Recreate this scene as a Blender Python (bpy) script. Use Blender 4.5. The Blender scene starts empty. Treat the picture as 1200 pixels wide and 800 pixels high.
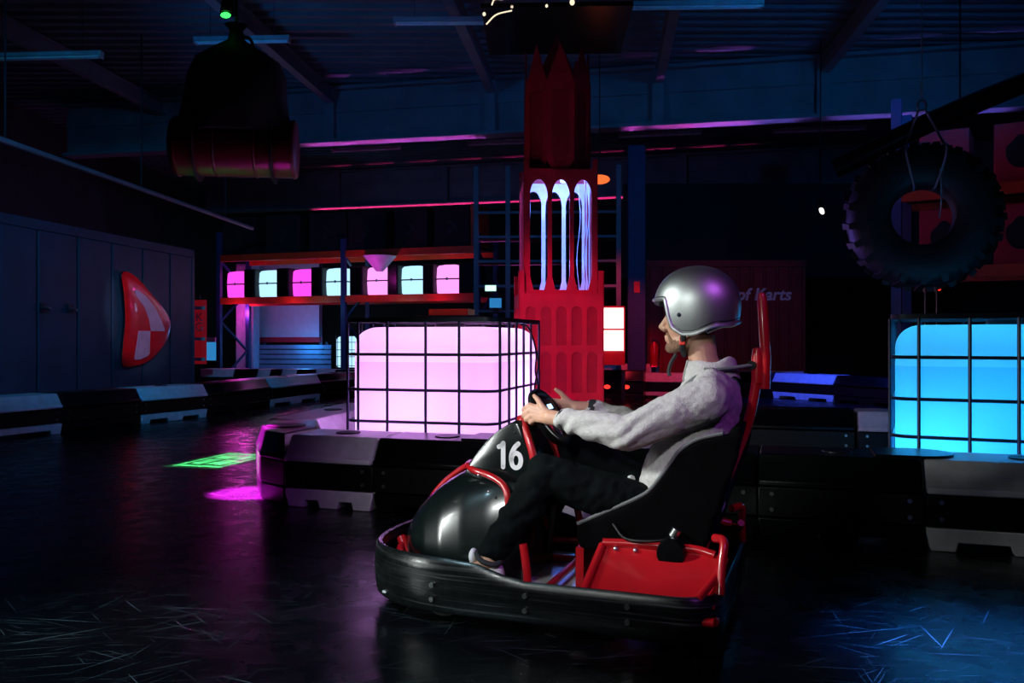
import bpy, bmesh, math, random
from math import sin, cos, pi, radians as R, atan2, sqrt
from mathutils import Vector as V, Matrix, noise

random.seed(7)
S = bpy.context.scene
C = S.collection

# ------------------------------------------------------------------ camera
cam_d = bpy.data.cameras.new('camera'); cam = bpy.data.objects.new('camera', cam_d); C.objects.link(cam)
cam.location = (0, 0, 1.02); cam.rotation_euler = (pi/2, 0, 0)
cam_d.sensor_width = 36; cam_d.lens = 1010/1200*36; cam_d.shift_y = -3/1200
cam_d.clip_start = 0.05; cam_d.clip_end = 200
S.camera = cam
S.view_settings.view_transform = 'Standard'; S.view_settings.look = 'None'
S.view_settings.exposure = 0.0; S.view_settings.gamma = 1.0
S.view_settings.use_curve_mapping = False

# ------------------------------------------------------------------ world and lights
w = bpy.data.worlds.new('hall_dark'); S.world = w; w.use_nodes = True
w.node_tree.nodes['Background'].inputs[0].default_value = (0.08, 0.22, 0.6, 1)
w.node_tree.nodes['Background'].inputs[1].default_value = 0.0012

def lamp(name, kind, loc, aim=None, power=100, col=(1, 1, 1), size=0.1, cone=45, blend=0.4, sy=None):
    d = bpy.data.lights.new(name, kind); o = bpy.data.objects.new(name, d); C.objects.link(o)
    o.location = loc; d.energy = power; d.color = col
    if kind == 'AREA':
        d.size = size
        if sy: d.shape = 'RECTANGLE'; d.size_y = sy
    else:
        d.shadow_soft_size = size
    if kind == 'SPOT': d.spot_size = R(cone); d.spot_blend = blend
    if aim is not None:
        o.rotation_euler = (V(aim)-V(loc)).to_track_quat('-Z', 'Y').to_euler()
    return o

# white stage spot to the left of the photographer, on the kart and its driver
lamp('stage_spot_white', 'SPOT', (-3.0, 2.75, 2.35), (0.0, 2.95, 0.98), 640, (0.92, 1.0, 0.97), 0.2, 20, 0.8)
lamp('stage_spot_fill', 'SPOT', (-1.3, 0.6, 1.9), (-0.05, 3.5, 0.75), 170, (0.95, 1.0, 0.98), 0.15, 44, 0.9)  # fill added at camera left for the near side of the driver
lamp('led_tube_white', 'AREA', (-3.0, 2.3, 1.0), (-0.4, 3.4, 0.40), 2.3, (0.92, 1.0, 0.97), 0.10, sy=1.3).data.spread = R(24)  # unseen strip light added for the long highlight on nose and bumper
# violet stage spot to the right, high up
lamp('stage_spot_violet', 'SPOT', (2.1, 0.2, 3.6), (0.25, 3.3, 0.7), 130, (0.62, 0.12, 1.0), 0.12, 26, 0.6)
# blue wash of the roof and of the walls, from behind the photographer
lamp('roof_wash_blue', 'SPOT', (4.6, 7.2, 4.4), (3.6, 14.0, 5.0), 190, (0.0, 0.27, 1.0), 0.3, 105, 0.8)
lamp('roof_wash_blue', 'SPOT', (-4.8, 7.2, 3.3), (-1.0, 15.0, 5.0), 190, (0.0, 0.30, 1.0), 0.3, 70, 0.8)
lamp('wall_wash_blue', 'SPOT', (-3.4, 4.5, 4.3), (-6.0, 12.3, 1.6), 620, (0.0, 0.42, 1.0), 0.3, 52, 0.7)
lamp('floor_spot_cool', 'SPOT', (-2.6, 0.9, 3.4), (-1.15, 2.6, 0.0), 520, (0.50, 0.85, 1.0), 0.1, 36, 0.9)
# magenta uplight hidden behind the red tower, on the underside of the girders
def wash_bar(name, gx, L, y0, k, power, col):
    o = lamp(name, 'AREA', (gx, y0-k*gx+1.3, 0.35), (gx, y0-k*gx+.05, 4.5), power, col, L, sy=0.06)
    o.data.spread = R(7)
    # the bar lies along the girder
    z_ = (V(o.location)-V((gx, y0-k*gx, 4.5))).normalized(); x_ = V((1, -k, 0)).normalized(); x_ = (x_-z_*x_.dot(z_)).normalized(); y_ = z_.cross(x_)
    o.rotation_euler = Matrix((x_, y_, z_)).transposed().to_euler()
wash_bar('girder_wash_pink', 0.1, 7.6, 14.67, .2154, 16, (0.9, 0.12, 0.90))
wash_bar('girder_wash_violet', 5.3, 4.5, 14.67, .2154, 6, (0.25, 0.16, 1.0))
wash_bar('girder_wash_red', 0.6, 12.0, 21.81, .246, 55, (1.0, 0.03, 0.22))
# pools of colour on the floor
lamp('floor_spot_blue', 'SPOT', (1.75, 2.2, 4.6), (1.62, 2.75, 0.0), 7500, (0.03, 0.22, 1.0), 0.05, 17, 0.9)
lamp('floor_spot_magenta', 'SPOT', (-2.9, 5.4, 4.5), (-1.72, 5.72, 0.0), 170000, (1.0, 0.02, 0.80), 0.04, 7.0, 0.4)
lamp('tip_spot_green', 'SPOT', (-3.3, 5.1, 1.8), (-1.69, 5.74, 0.22), 15000, (0.05, 1.0, 0.12), 0.02, 4.5, 0.5)  # extra green spot added for spill of the logo projector on the tip
lamp('barrier_spot_blue', 'SPOT', (3.2, 11.5, 4.0), (5.0, 13.7, 0.3), 1500, (0.03, 0.08, 1.0), 0.1, 38, 0.5)
lamp('track_spot_red', 'SPOT', (1.6, 11.5, 4.2), (2.0, 15.0, 0.4), 500, (1.0, 0.03, 0.06), 0.1, 40, 0.5)
lamp('tower_spot_pink', 'SPOT', (-1.5, 3.2, 3.4), (0.43, 8.0, 0.8), 760, (1.0, 0.04, 0.36), 0.1, 24, 0.8)
lamp('rack_spot_red', 'SPOT', (2.6, 8.0, 3.9), (5.6, 9.6, 2.0), 6, (1.0, 0.08, 0.03), 0.1, 60, 0.8)
lamp('sign_spot', 'SPOT', (-2.6, 10.2, 3.6), (-5.9, 13.5, 1.33), 190, (1.0, 0.72, 0.9), 0.1, 16, 0.3)

# ------------------------------------------------------------------ materials
def mat(name, col, rough=0.5, metal=0.0, var=0.12, vscale=8.0, bump=0.0, bscale=60.0, spec=0.5, coat=0.0, emit=None, estr=0.0, col2=None):
    m = bpy.data.materials.new(name); m.use_nodes = True
    nt = m.node_tree; n = nt.nodes; l = nt.links
    b = n['Principled BSDF']
    tc = n.new('ShaderNodeTexCoord')
    nz = n.new('ShaderNodeTexNoise'); nz.inputs['Scale'].default_value = vscale; nz.inputs['Detail'].default_value = 4
    l.new(tc.outputs['Object'], nz.inputs['Vector'])
    cr = n.new('ShaderNodeValToRGB')
    c2 = col2 if col2 else tuple(min(1, c*(1+var)) for c in col)
    c1 = tuple(c*(1-var) for c in col)
    cr.color_ramp.elements[0].position = 0.3; cr.color_ramp.elements[1].position = 0.7
    cr.color_ramp.elements[0].color = (*c1, 1); cr.color_ramp.elements[1].color = (*c2, 1)
    l.new(nz.outputs['Fac'], cr.inputs['Fac']); l.new(cr.outputs['Color'], b.inputs['Base Color'])
    b.inputs['Roughness'].default_value = rough; b.inputs['Metallic'].default_value = metal
    b.inputs['Specular IOR Level'].default_value = spec
    b.inputs['Coat Weight'].default_value = coat; b.inputs['Coat Roughness'].default_value = 0.08
    if bump:
        nb = n.new('ShaderNodeTexNoise'); nb.inputs['Scale'].default_value = bscale; nb.inputs['Detail'].default_value = 3
        l.new(tc.outputs['Object'], nb.inputs['Vector'])
        bp = n.new('ShaderNodeBump'); bp.inputs['Strength'].default_value = bump; bp.inputs['Distance'].default_value = 0.01
        l.new(nb.outputs['Fac'], bp.inputs['Height']); l.new(bp.outputs['Normal'], b.inputs['Normal'])
    if emit:
        b.inputs['Emission Color'].default_value = (*emit, 1); b.inputs['Emission Strength'].default_value = estr
    return m

M = {}
M['black_gloss'] = mat('black_gloss', (0.004, 0.007, 0.007), 0.24, var=0.2, coat=0.3)
M['black_plastic'] = mat('black_plastic', (0.0025, 0.003, 0.0035), 0.30, spec=0.3, var=0.25, bump=0.1, bscale=120)
M['seat_black'] = mat('seat_black', (0.002, 0.002, 0.0025), 0.85, var=0.3, bump=0.1, bscale=90, spec=0.04)
M['black_rubber'] = mat('black_rubber', (0.003, 0.003, 0.0035), 0.45, spec=0.25, var=0.3, bump=0.15, bscale=90)
M['bumper_rubber'] = mat('bumper_rubber', (0.005, 0.006, 0.006), 0.26, var=0.4, vscale=30, bump=0.07, bscale=30, spec=0.4)
M['dark_steel'] = mat('dark_steel', (0.03, 0.04, 0.055), 0.45, 0.6, bump=0.05)
M['cage_steel'] = mat('cage_steel', (0.05, 0.06, 0.10), 0.35, 0.8)
M['bright_steel'] = mat('bright_steel', (0.6, 0.6, 0.6), 0.3, 1.0)
M['aluminium'] = mat('aluminium', (0.75, 0.74, 0.78), 0.4, 0.35, bump=0.05)
M['red_paint'] = mat('red_paint', (0.52, 0.008, 0.014), 0.28, var=0.1, coat=0.5)
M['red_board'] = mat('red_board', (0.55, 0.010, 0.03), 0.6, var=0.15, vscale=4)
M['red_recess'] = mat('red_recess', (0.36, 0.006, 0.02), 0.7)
M['white_liner'] = mat('white_liner', (0.8, 0.8, 0.85), 0.5)
M['white_plastic'] = mat('white_plastic', (0.62, 0.62, 0.64), 0.38, var=0.12, vscale=14, bump=0.12, bscale=150)
M['white_print'] = mat('white_print', (0.8, 0.8, 0.8), 0.45, var=0.04)
M['silver'] = mat('silver', (0.55, 0.58, 0.57), 0.46, 1.0, var=0.06, vscale=200)
M['hoodie'] = mat('hoodie', (0.50, 0.48, 0.47), 0.9, var=0.12, vscale=60, bump=0.5, bscale=220, spec=0.1)
M['cuff'] = mat('cuff', (0.02, 0.02, 0.022), 0.85, bump=0.3, bscale=300)
M['denim'] = mat('denim', (0.004, 0.006, 0.0065), 0.85, var=0.3, vscale=30, bump=0.5, bscale=260, spec=0.06)
M['skin'] = mat('skin', (0.56, 0.30, 0.20), 0.5, var=0.12, vscale=25, bump=0.12, bscale=180)
M['skin'].node_tree.nodes['Principled BSDF'].inputs['Subsurface Weight'].default_value = 0.08
M['beard'] = mat('beard', (0.24, 0.125, 0.075), 0.8, var=0.4, vscale=150, bump=0.8, bscale=260)
M['eye'] = mat('eye', (0.7, 0.68, 0.66), 0.2)
M['padding'] = mat('padding', (0.012, 0.012, 0.014), 0.7, bump=0.3, bscale=160)
M['shoe_white'] = mat('shoe_white', (0.75, 0.74, 0.74), 0.6, var=0.06, bump=0.1)
M['buckle_red'] = mat('buckle_red', (0.75, 0.03, 0.02), 0.35)
M['strap_grey'] = mat('strap_grey', (0.13, 0.14, 0.14), 0.7, bump=0.4, bscale=200)
M['container_blue'] = mat('container_blue', (0.014, 0.062, 0.11), 0.55, var=0.2, vscale=2.5, bump=0.06)
M['container_red'] = mat('container_red', (0.22, 0.010, 0.014), 0.6, var=0.2, vscale=2)
M['wall_dark'] = mat('wall_dark', (0.030, 0.030, 0.036), 0.85, var=0.3, vscale=1.5, bump=0.1, bscale=20)
M['roof_paint'] = mat('roof_paint', (0.10, 0.13, 0.16), 0.6, var=0.2, vscale=1.2)
M['girder_paint'] = mat('girder_paint', (0.16, 0.19, 0.22), 0.55, var=0.2, vscale=2, bump=0.08, bscale=30)
M['lamp_housing'] = mat('lamp_housing', (0.35, 0.37, 0.40), 0.45)
M['rack_blue'] = mat('rack_blue', (0.03, 0.06, 0.16), 0.5)
M['rack_orange'] = mat('rack_orange', (0.75, 0.06, 0.015), 0.45)
M['crate_dark'] = mat('crate_dark', (0.013, 0.012, 0.012), 0.8, var=0.3, vscale=12)
M['crate_mark'] = mat('crate_mark', (0.030, 0.027, 0.025), 0.6)
M['panel_pale'] = mat('panel_pale', (0.62, 0.60, 0.70), 0.7, var=0.08)
M['slat_blue'] = mat('slat_blue', (0.16, 0.28, 0.38), 0.6)
M['purple_cloth'] = mat('purple_cloth', (0.6, 0.5, 0.65), 0.7)
M['tyre'] = mat('tyre', (0.012, 0.013, 0.015), 0.55, var=0.3, vscale=20, bump=0.2, bscale=60)
M['rope'] = mat('rope', (0.30, 0.30, 0.32), 0.8)
M['tarp'] = mat('tarp', (0.012, 0.008, 0.009), 0.75, bump=0.4, bscale=18)
M['drum_red'] = mat('drum_red', (0.12, 0.006, 0.012), 0.42, var=0.2, bump=0.06, bscale=40)
M['sign_red'] = mat('sign_red', (0.78, 0.006, 0.012), 0.3, coat=0.4)
M['sign_lilac'] = mat('sign_lilac', (0.60, 0.40, 0.62), 0.45)
M['banner_red'] = mat('banner_red', (0.7, 0.01, 0.02), 0.6, emit=(1, 0.02, 0.05), estr=0.10)  # faint red glow put into the banner cloth and the sign plate
M['pallet_wood'] = mat('pallet_wood', (0.10, 0.07, 0.045), 0.8, var=0.3, vscale=6)

def emat(name, col, strength):
    m = bpy.data.materials.new(name); m.use_nodes = True
    nt = m.node_tree; nt.nodes.clear()
    e = nt.nodes.new('ShaderNodeEmission'); o = nt.nodes.new('ShaderNodeOutputMaterial')
    e.inputs[0].default_value = (*col, 1); e.inputs[1].default_value = strength
    nt.links.new(e.outputs[0], o.inputs[0]); return m
M['glow_pink'] = emat('glow_pink', (1.0, 0.30, 0.90), 1.4)
M['glow_magenta'] = emat('glow_magenta', (1.0, 0.07, 0.80), 1.2)
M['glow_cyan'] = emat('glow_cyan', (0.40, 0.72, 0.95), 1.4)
M['glow_white'] = emat('glow_white', (1.0, 0.84, 0.80), 2.2)
M['glow_orange'] = emat('glow_orange', (1.0, 0.13, 0.03), 1.5)
M['glow_warm'] = emat('glow_warm', (1.0, 0.80, 0.55), 1.2)
M['glow_green'] = emat('glow_green', (0.05, 1.0, 0.12), 2.0)
M['glow_red'] = emat('glow_red', (1.0, 0.03, 0.02), 2.0)
M['glow_exit'] = emat('glow_exit', (0.55, 1.0, 0.75), 1.6)
M['glow_screen'] = emat('glow_screen', (0.05, 0.40, 1.0), 0.5)
M['glow_led'] = emat('glow_led', (0.35, 0.7, 1.0), 3.0)

def tank_mat(name, upper, lower, level, glow):
    """translucent plastic wall of a water tank, the liquid inside seen as another tint below its level"""
    m = bpy.data.materials.new(name); m.use_nodes = True
    nt = m.node_tree; n = nt.nodes; l = nt.links; n.clear()
    out = n.new('ShaderNodeOutputMaterial'); tc = n.new('ShaderNodeTexCoord'); sp = n.new('ShaderNodeSeparateXYZ')
    l.new(tc.outputs['Object'], sp.inputs[0])
    cr = n.new('ShaderNodeValToRGB'); cr.color_ramp.interpolation = 'CONSTANT'
    cr.color_ramp.elements[0].color = (*lower, 1); cr.color_ramp.elements[1].color = (*upper, 1)
    mp = n.new('ShaderNodeMapRange'); mp.inputs['From Max'].default_value = 2.0
    l.new(sp.outputs['Z'], mp.inputs['Value']); cr.color_ramp.elements[1].position = level/2.0
    l.new(mp.outputs['Result'], cr.inputs['Fac'])
    tr = n.new('ShaderNodeBsdfTranslucent'); l.new(cr.outputs['Color'], tr.inputs['Color'])
    gl = n.new('ShaderNodeBsdfPrincipled'); gl.inputs['Base Color'].default_value = (0.5, 0.5, 0.5, 1); gl.inputs['Roughness'].default_value = 0.35
    mx = n.new('ShaderNodeMixShader'); mx.inputs[0].default_value = 0.12
    l.new(tr.outputs[0], mx.inputs[1]); l.new(gl.outputs[0], mx.inputs[2])
    em = n.new('ShaderNodeEmission'); l.new(cr.outputs['Color'], em.inputs['Color']); em.inputs['Strength'].default_value = glow
    ad = n.new('ShaderNodeAddShader'); l.new(mx.outputs[0], ad.inputs[0]); l.new(em.outputs[0], ad.inputs[1])
    l.new(ad.outputs[0], out.inputs[0]); return m
M['tank_pink'] = tank_mat('tank_pink', (1.0, 0.96, 1.0), (0.86, 0.74, 0.98), 0.86, 0.05)
M['tank_cyan'] = tank_mat('tank_cyan', (0.10, 0.62, 0.98), (0.05, 0.48, 0.95), 0.86, 0.08)

def floor_mat():
    m = bpy.data.materials.new('floor_coating'); m.use_nodes = True
    nt = m.node_tree; n = nt.nodes; l = nt.links; b = n['Principled BSDF']
    tc = n.new('ShaderNodeTexCoord')
    acc = None
    for i, (ang, sx, sy, lo, hi) in enumerate([(14, 1.8, 80, .69, .75), (-28, 2.0, 95, .70, .75), (55, 1.6, 75, .70, .75), (-9, 1.5, 110, .68, .75), (82, 1.8, 80, .70, .76), (35, 2.6, 110, .69, .75), (-50, 2.4, 90, .70, .75), (4, 4.0, 160, .67, .74)]):
        mp = n.new('ShaderNodeMapping'); mp.vector_type = 'TEXTURE'; mp.inputs['Rotation'].default_value = (0, 0, R(ang)); mp.inputs['Scale'].default_value = (1/sx, 1/sy, 1)
        mp.inputs['Location'].default_value = (i*3.7, i*1.9, 0)
        l.new(tc.outputs['Object'], mp.inputs['Vector'])
        nz = n.new('ShaderNodeTexNoise'); nz.inputs['Scale'].default_value = 1.0; nz.inputs['Detail'].default_value = 1.5; nz.inputs['Distortion'].default_value = 0.3
        l.new(mp.outputs[0], nz.inputs['Vector'])
        mr = n.new('ShaderNodeMapRange'); mr.inputs['From Min'].default_value = lo; mr.inputs['From Max'].default_value = hi
        l.new(nz.outputs['Fac'], mr.inputs['Value'])
        if acc is None: acc = mr.outputs[0]
        else:
            a = n.new('ShaderNodeMath'); a.operation = 'MAXIMUM'; l.new(acc, a.inputs[0]); l.new(mr.outputs[0], a.inputs[1]); acc = a.outputs[0]
    big = n.new('ShaderNodeTexNoise'); big.inputs['Scale'].default_value = 1.1; big.inputs['Detail'].default_value = 5
    l.new(tc.outputs['Object'], big.inputs['Vector'])
    mk = n.new('ShaderNodeMapRange'); mk.inputs['From Min'].default_value = .38; mk.inputs['From Max'].default_value = .66
    l.new(big.outputs['Fac'], mk.inputs['Value'])
    sc = n.new('ShaderNodeMath'); sc.operation = 'MULTIPLY'; l.new(acc, sc.inputs[0]); l.new(mk.outputs[0], sc.inputs[1])
    mix = n.new('ShaderNodeMix'); mix.data_type = 'RGBA'
    mix.inputs[6].default_value = (0.0025, 0.003, 0.004, 1); mix.inputs[7].default_value = (0.095, 0.12, 0.135, 1)
    l.new(sc.outputs[0], mix.inputs[0]); l.new(mix.outputs[2], b.inputs['Base Color'])
    rr = n.new('ShaderNodeMapRange'); rr.inputs['From Min'].default_value = .3; rr.inputs['From Max'].default_value = .7
    rr.inputs['To Min'].default_value = 0.20; rr.inputs['To Max'].default_value = 0.36
    fine = n.new('ShaderNodeTexNoise'); fine.inputs['Scale'].default_value = 7; fine.inputs['Detail'].default_value = 6
    l.new(tc.outputs['Object'], fine.inputs['Vector']); l.new(fine.outputs['Fac'], rr.inputs['Value'])
    l.new(rr.outputs[0], b.inputs['Roughness'])
    bp = n.new('ShaderNodeBump'); bp.inputs['Strength'].default_value = 0.22; bp.inputs['Distance'].default_value = 0.004
    hs = n.new('ShaderNodeMath'); hs.operation = 'SUBTRACT'; l.new(fine.outputs['Fac'], hs.inputs[0]); l.new(sc.outputs[0], hs.inputs[1])
    l.new(hs.outputs[0], bp.inputs['Height']); l.new(bp.outputs[0], b.inputs['Normal'])
    b.inputs['Specular IOR Level'].default_value = 0.3
    return m
M['floor'] = floor_mat()
def scuffed(m):
    """long scrapes on the bumper rubber"""
    nt = m.node_tree; n = nt.nodes; l = nt.links; b = n['Principled BSDF']; tc = n.new('ShaderNodeTexCoord')
    mp = n.new('ShaderNodeMapping'); mp.inputs['Scale'].default_value = (2.2, 2.2, 110); mp.inputs['Rotation'].default_value = (R(4), R(6), 0)
    l.new(tc.outputs['Object'], mp.inputs['Vector'])
    nz = n.new('ShaderNodeTexNoise'); nz.inputs['Scale'].default_value = 1.0; nz.inputs['Detail'].default_value = 2; l.new(mp.outputs[0], nz.inputs['Vector'])
    mr = n.new('ShaderNodeMapRange'); mr.inputs['From Min'].default_value = .62; mr.inputs['From Max'].default_value = .72; l.new(nz.outputs['Fac'], mr.inputs['Value'])
    mx = n.new('ShaderNodeMix'); mx.data_type = 'RGBA'; old = b.inputs['Base Color'].links[0].from_socket
    l.new(mr.outputs[0], mx.inputs[0]); l.new(old, mx.inputs[6]); mx.inputs[7].default_value = (.05, .055, .055, 1); l.new(mx.outputs[2], b.inputs['Base Color'])
    r2 = n.new('ShaderNodeMapRange'); r2.inputs['From Min'].default_value = .35; r2.inputs['From Max'].default_value = .65; r2.inputs['To Min'].default_value = .20; r2.inputs['To Max'].default_value = .38
    l.new(nz.outputs['Fac'], r2.inputs['Value']); l.new(r2.outputs[0], b.inputs['Roughness'])
scuffed(M['bumper_rubber'])

# ------------------------------------------------------------------ mesh helpers
class MB:
    def __init__(s): s.v = []; s.f = []
    def add(s, vs, fs):
        k = len(s.v); s.v += [tuple(p) for p in vs]; s.f += [tuple(i+k for i in f) for f in fs]; return s
    def box(s, c, d, rot=None):
        hx, hy, hz = d[0]/2, d[1]/2, d[2]/2
        vs = [V((x, y, z)) for x in (-hx, hx) for y in (-hy, hy) for z in (-hz, hz)]
        if rot is not None: vs = [rot @ p for p in vs]
        vs = [p+V(c) for p in vs]
        return s.add(vs, [(0, 1, 3, 2), (4, 6, 7, 5), (0, 4, 5, 1), (2, 3, 7, 6), (0, 2, 6, 4), (1, 5, 7, 3)])
    def bb(s, x0, x1, y0, y1, z0, z1): return s.box(((x0+x1)/2, (y0+y1)/2, (z0+z1)/2), (x1-x0, y1-y0, z1-z0))
    def bar(s, a, b, wdt, hgt, up=(0, 0, 1)):
        a, b = V(a), V(b); d = (b-a); L = d.length; d.normalize()
        side = d.cross(V(up))
        if side.length < 1e-4: side = V((1, 0, 0))
        side.normalize(); u2 = side.cross(d)
        rot = Matrix((side, d, u2)).transposed()
        return s.box((a+b)/2, (wdt, L, hgt), rot)
    def loft(s, rings, cap=True, closed=False):
        n = len(rings[0]); vs = [p for r in rings for p in r]; fs = []
        m = len(rings)
        for i in range(m if closed else m-1):
            for j in range(n):
                a = i*n+j; b = i*n+(j+1) % n; c = ((i+1) % m)*n+(j+1) % n; d = ((i+1) % m)*n+j
                fs.append((a, b, c, d))
        if cap and not closed:
            fs.append(tuple(range(n-1, -1, -1))); fs.append(tuple((m-1)*n+j for j in range(n)))
        return s.add(vs, fs)
    def tube(s, pts, r, n=10, closed=False, flat=None):
        pts = [V(p) for p in pts]; m = len(pts)
        rr = r if isinstance(r, (list, tuple)) else [r]*m
        rings = []; prev = None
        for i, p in enumerate(pts):
            if closed: t = pts[(i+1) % m]-pts[i-1]
            else: t = pts[min(i+1, m-1)]-pts[max(i-1, 0)]
            t.normalize()
            if prev is None:
                u = t.cross(V((0, 0, 1)))
                if u.length < 0.05: u = t.cross(V((0, 1, 0)))
            else: u = prev-t*prev.dot(t)
            u.normalize(); prev = u; v2 = t.cross(u)
            fl = flat if flat else 1.0
            rings.append([p+u*(cos(2*pi*k/n)*rr[i])+v2*(sin(2*pi*k/n)*rr[i]*fl) for k in range(n)])
        return s.loft(rings, True, closed)
    def cyl(s, a, b, r, n=16, r2=None): return s.tube([a, b], [r, r2 if r2 is not None else r], n)
    def ell(s, c, r, nu=16, nv=10, rot=None):
        vs = []; fs = []
        for i in range(nv+1):
            ph = pi*i/nv
            for j in range(nu):
                th = 2*pi*j/nu
                p = V((r[0]*sin(ph)*cos(th), r[1]*sin(ph)*sin(th), r[2]*cos(ph)))
                if rot is not None: p = rot @ p
                vs.append(p+V(c))
        for i in range(nv):
            for j in range(nu):
                fs.append((i*nu+j, (i+1)*nu+j, (i+1)*nu+(j+1) % nu, i*nu+(j+1) % nu))
        return s.add(vs, fs)
    def prism(s, poly, fn0, fn1):
        """poly: 2-D outline; fn0 / fn1 map (a,b) to 3-D for the two ends"""
        return s.loft([[V(fn0(a, b)) for a, b in poly], [V(fn1(a, b)) for a, b in poly]])
    def mesh(s, name, sharp=38):
        me = bpy.data.meshes.new(name); me.from_pydata([tuple(p) for p in s.v], [], s.f); me.update()
        bm = bmesh.new(); bm.from_mesh(me)
        bmesh.ops.remove_doubles(bm, verts=bm.verts, dist=1e-6)
        bmesh.ops.recalc_face_normals(bm, faces=bm.faces); bm.to_mesh(me); bm.free()
        for p in me.polygons: p.use_smooth = True
        me.set_sharp_from_angle(angle=R(sharp)); return me
    def obj(s, name, m, parent=None, loc=None, rot=None, bevel=0, sharp=38, seg=2):
        me = s.mesh(name, sharp); return link(name, me, m, parent, loc, rot, bevel, seg)

def link(name, me, m, parent=None, loc=None, rot=None, bevel=0, seg=2):
    o = bpy.data.objects.new(name, me); C.objects.link(o)
    if m is not None and not me.materials: me.materials.append(M[m] if isinstance(m, str) else m)
    if parent is not None: o.parent = parent
    if loc is not None: o.location = loc
    if rot is not None: o.rotation_euler = rot
    if bevel:
        b = o.modifiers.new('bevel', 'BEVEL'); b.width = bevel; b.segments = seg; b.limit_method = 'ANGLE'; b.angle_limit = R(40)
    return o

def tag(o, label=None, cat=None, group=None, kind=None):
    if label: o['label'] = label
    if cat: o['category'] = cat
    if group: o['group'] = group
    if kind: o['kind'] = kind
    return o
def thing(name, label, cat, loc=(0, 0, 0), rz=0, group=None):
    o = bpy.data.objects.new(name, None); C.objects.link(o); o.empty_display_size = 0.1
    o.location = loc; o.rotation_euler = (0, 0, rz); return tag(o, label, cat, group)
def struct(o): o['kind'] = 'structure'; return o

def remesh(mb, name, m, voxel, smooth=4, parent=None, disp=None):
    """join overlapping shapes into one continuous skin"""
    o = mb.obj('tmp', m)
    r = o.modifiers.new('r', 'REMESH'); r.mode = 'VOXEL'; r.voxel_size = voxel
    if smooth:
        sm = o.modifiers.new('s', 'SMOOTH'); sm.factor = 0.5; sm.iterations = smooth
    dg = bpy.context.evaluated_depsgraph_get(); dg.update()
    me = bpy.data.meshes.new_from_object(o.evaluated_get(dg)); me.name = name
    bpy.data.objects.remove(o)
    if disp:
        nos = [v.normal.copy() for v in me.vertices]; cos_ = [v.co.copy() for v in me.vertices]
        flat_ = [c for co, no in zip(cos_, nos) for c in disp(co, no)]
        me.vertices.foreach_set('co', flat_)
        me.update()
    for p in me.polygons: p.use_smooth = True
    return link(name, me, m, parent)

def text_mesh(txt, size, extrude, bold=0.0, shear=0.0, align='CENTER', space=1.0):
    cu = bpy.data.curves.new('t', 'FONT'); cu.body = txt; cu.size = size; cu.extrude = extrude; cu.offset = bold
    cu.shear = shear; cu.align_x = align; cu.align_y = 'CENTER'; cu.space_character = space; cu.resolution_u = 6
    o = bpy.data.objects.new('t', cu); C.objects.link(o)
    dg = bpy.context.evaluated_depsgraph_get(); dg.update()
    me = bpy.data.meshes.new_from_object(o.evaluated_get(dg)); bpy.data.objects.remove(o); return me

def smooth_path(pts, n=6, closed=False):
    """Catmull-Rom through pts"""
    P = [V(p) for p in pts]; m = len(P); out = []
    rng = range(m) if closed else range(m-1)
    for i in rng:
        p0 = P[(i-1) % m] if closed or i > 0 else P[i]*2-P[i+1]
        p1 = P[i]; p2 = P[(i+1) % m]
        p3 = P[(i+2) % m] if closed or i+2 < m else P[i+1]*2-P[i]
        for k in range(n):
            t = k/n
            out.append(0.5*((2*p1)+(p2-p0)*t+(2*p0-5*p1+4*p2-p3)*t*t+(3*p1-p0-3*p2+p3)*t**3))
    if not closed: out.append(P[-1])
    return out

# ------------------------------------------------------------------ the hall
struct(MB().bb(-11, 13, -4, 32, -0.1, 0).obj('floor', 'floor'))
struct(MB().bb(-11, 13, 30, 30.2, 0, 6).obj('wall_back', 'wall_dark'))
struct(MB().bb(-9.7, -9.5, -4, 30, 0, 6).obj('wall_left', 'wall_dark'))
struct(MB().bb(12, 12.2, -4, 30, 0, 6).obj('wall_right', 'wall_dark'))
# corrugated roof deck
mb = MB(); prof = []; y = -4.0
while y < 31:
    prof += [(y, 0), (y+.10, 0), (y+.14, .05), (y+.24, .05)]; y += .28
prof.append((y, 0)); n_ = len(prof)
mb.add([V((-11, a, 5.50+b)) for a, b in prof]+[V((13, a, 5.50+b)) for a, b in prof], [(i, i+1, i+1+n_, i+n_) for i in range(n_-1)])
struct(mb.obj('ceiling', 'roof_paint', loc=(0, 0, 0), sharp=20))

def girder(name, label, a, b, z0, z1, stiff):
    a, b = V((*a, 0)), V((*b, 0)); L = (b-a).length; rz = atan2(b.y-a.y, b.x-a.x)
    t = thing(name, label, 'girder', (a.x, a.y, 0), rz, 'steel roof girders')
    MB().bb(0, L, -.01, .01, z0+.03, z1-.03).obj('web', 'girder_paint', t)
    MB().bb(0, L, -.16, .16, z0-.03, z0+.03).obj('flange', 'girder_paint', t, bevel=.006)
    MB().bb(0, L, -.16, .16, z1-.03, z1+.03).obj('flange', 'girder_paint', t, bevel=.006)
    MB().bb(0, L, -.05, -.01, z0+.52, z0+.60).obj('rail', 'girder_paint', t)
    for s in stiff:
        MB().bb(s-.09, s+.09, -.15, -.01, z0+.03, z1-.03).obj('stiffener', 'girder_paint', t)
    return t
girder('steel_girder', 'nearer steel roof girder with violet lit lower flange, crossing above the red tower', (-8.5, 16.5), (11, 12.3), 4.52, 5.45, [5.42, 8.34, 11.15, 13.7, 17.3])
girder('steel_girder', 'farther steel roof girder with thin pink lit flange above the shelf rack', (-8.5, 23.9), (11, 19.1), 4.52, 5.45, [4, 7, 10, 13, 16])

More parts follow.
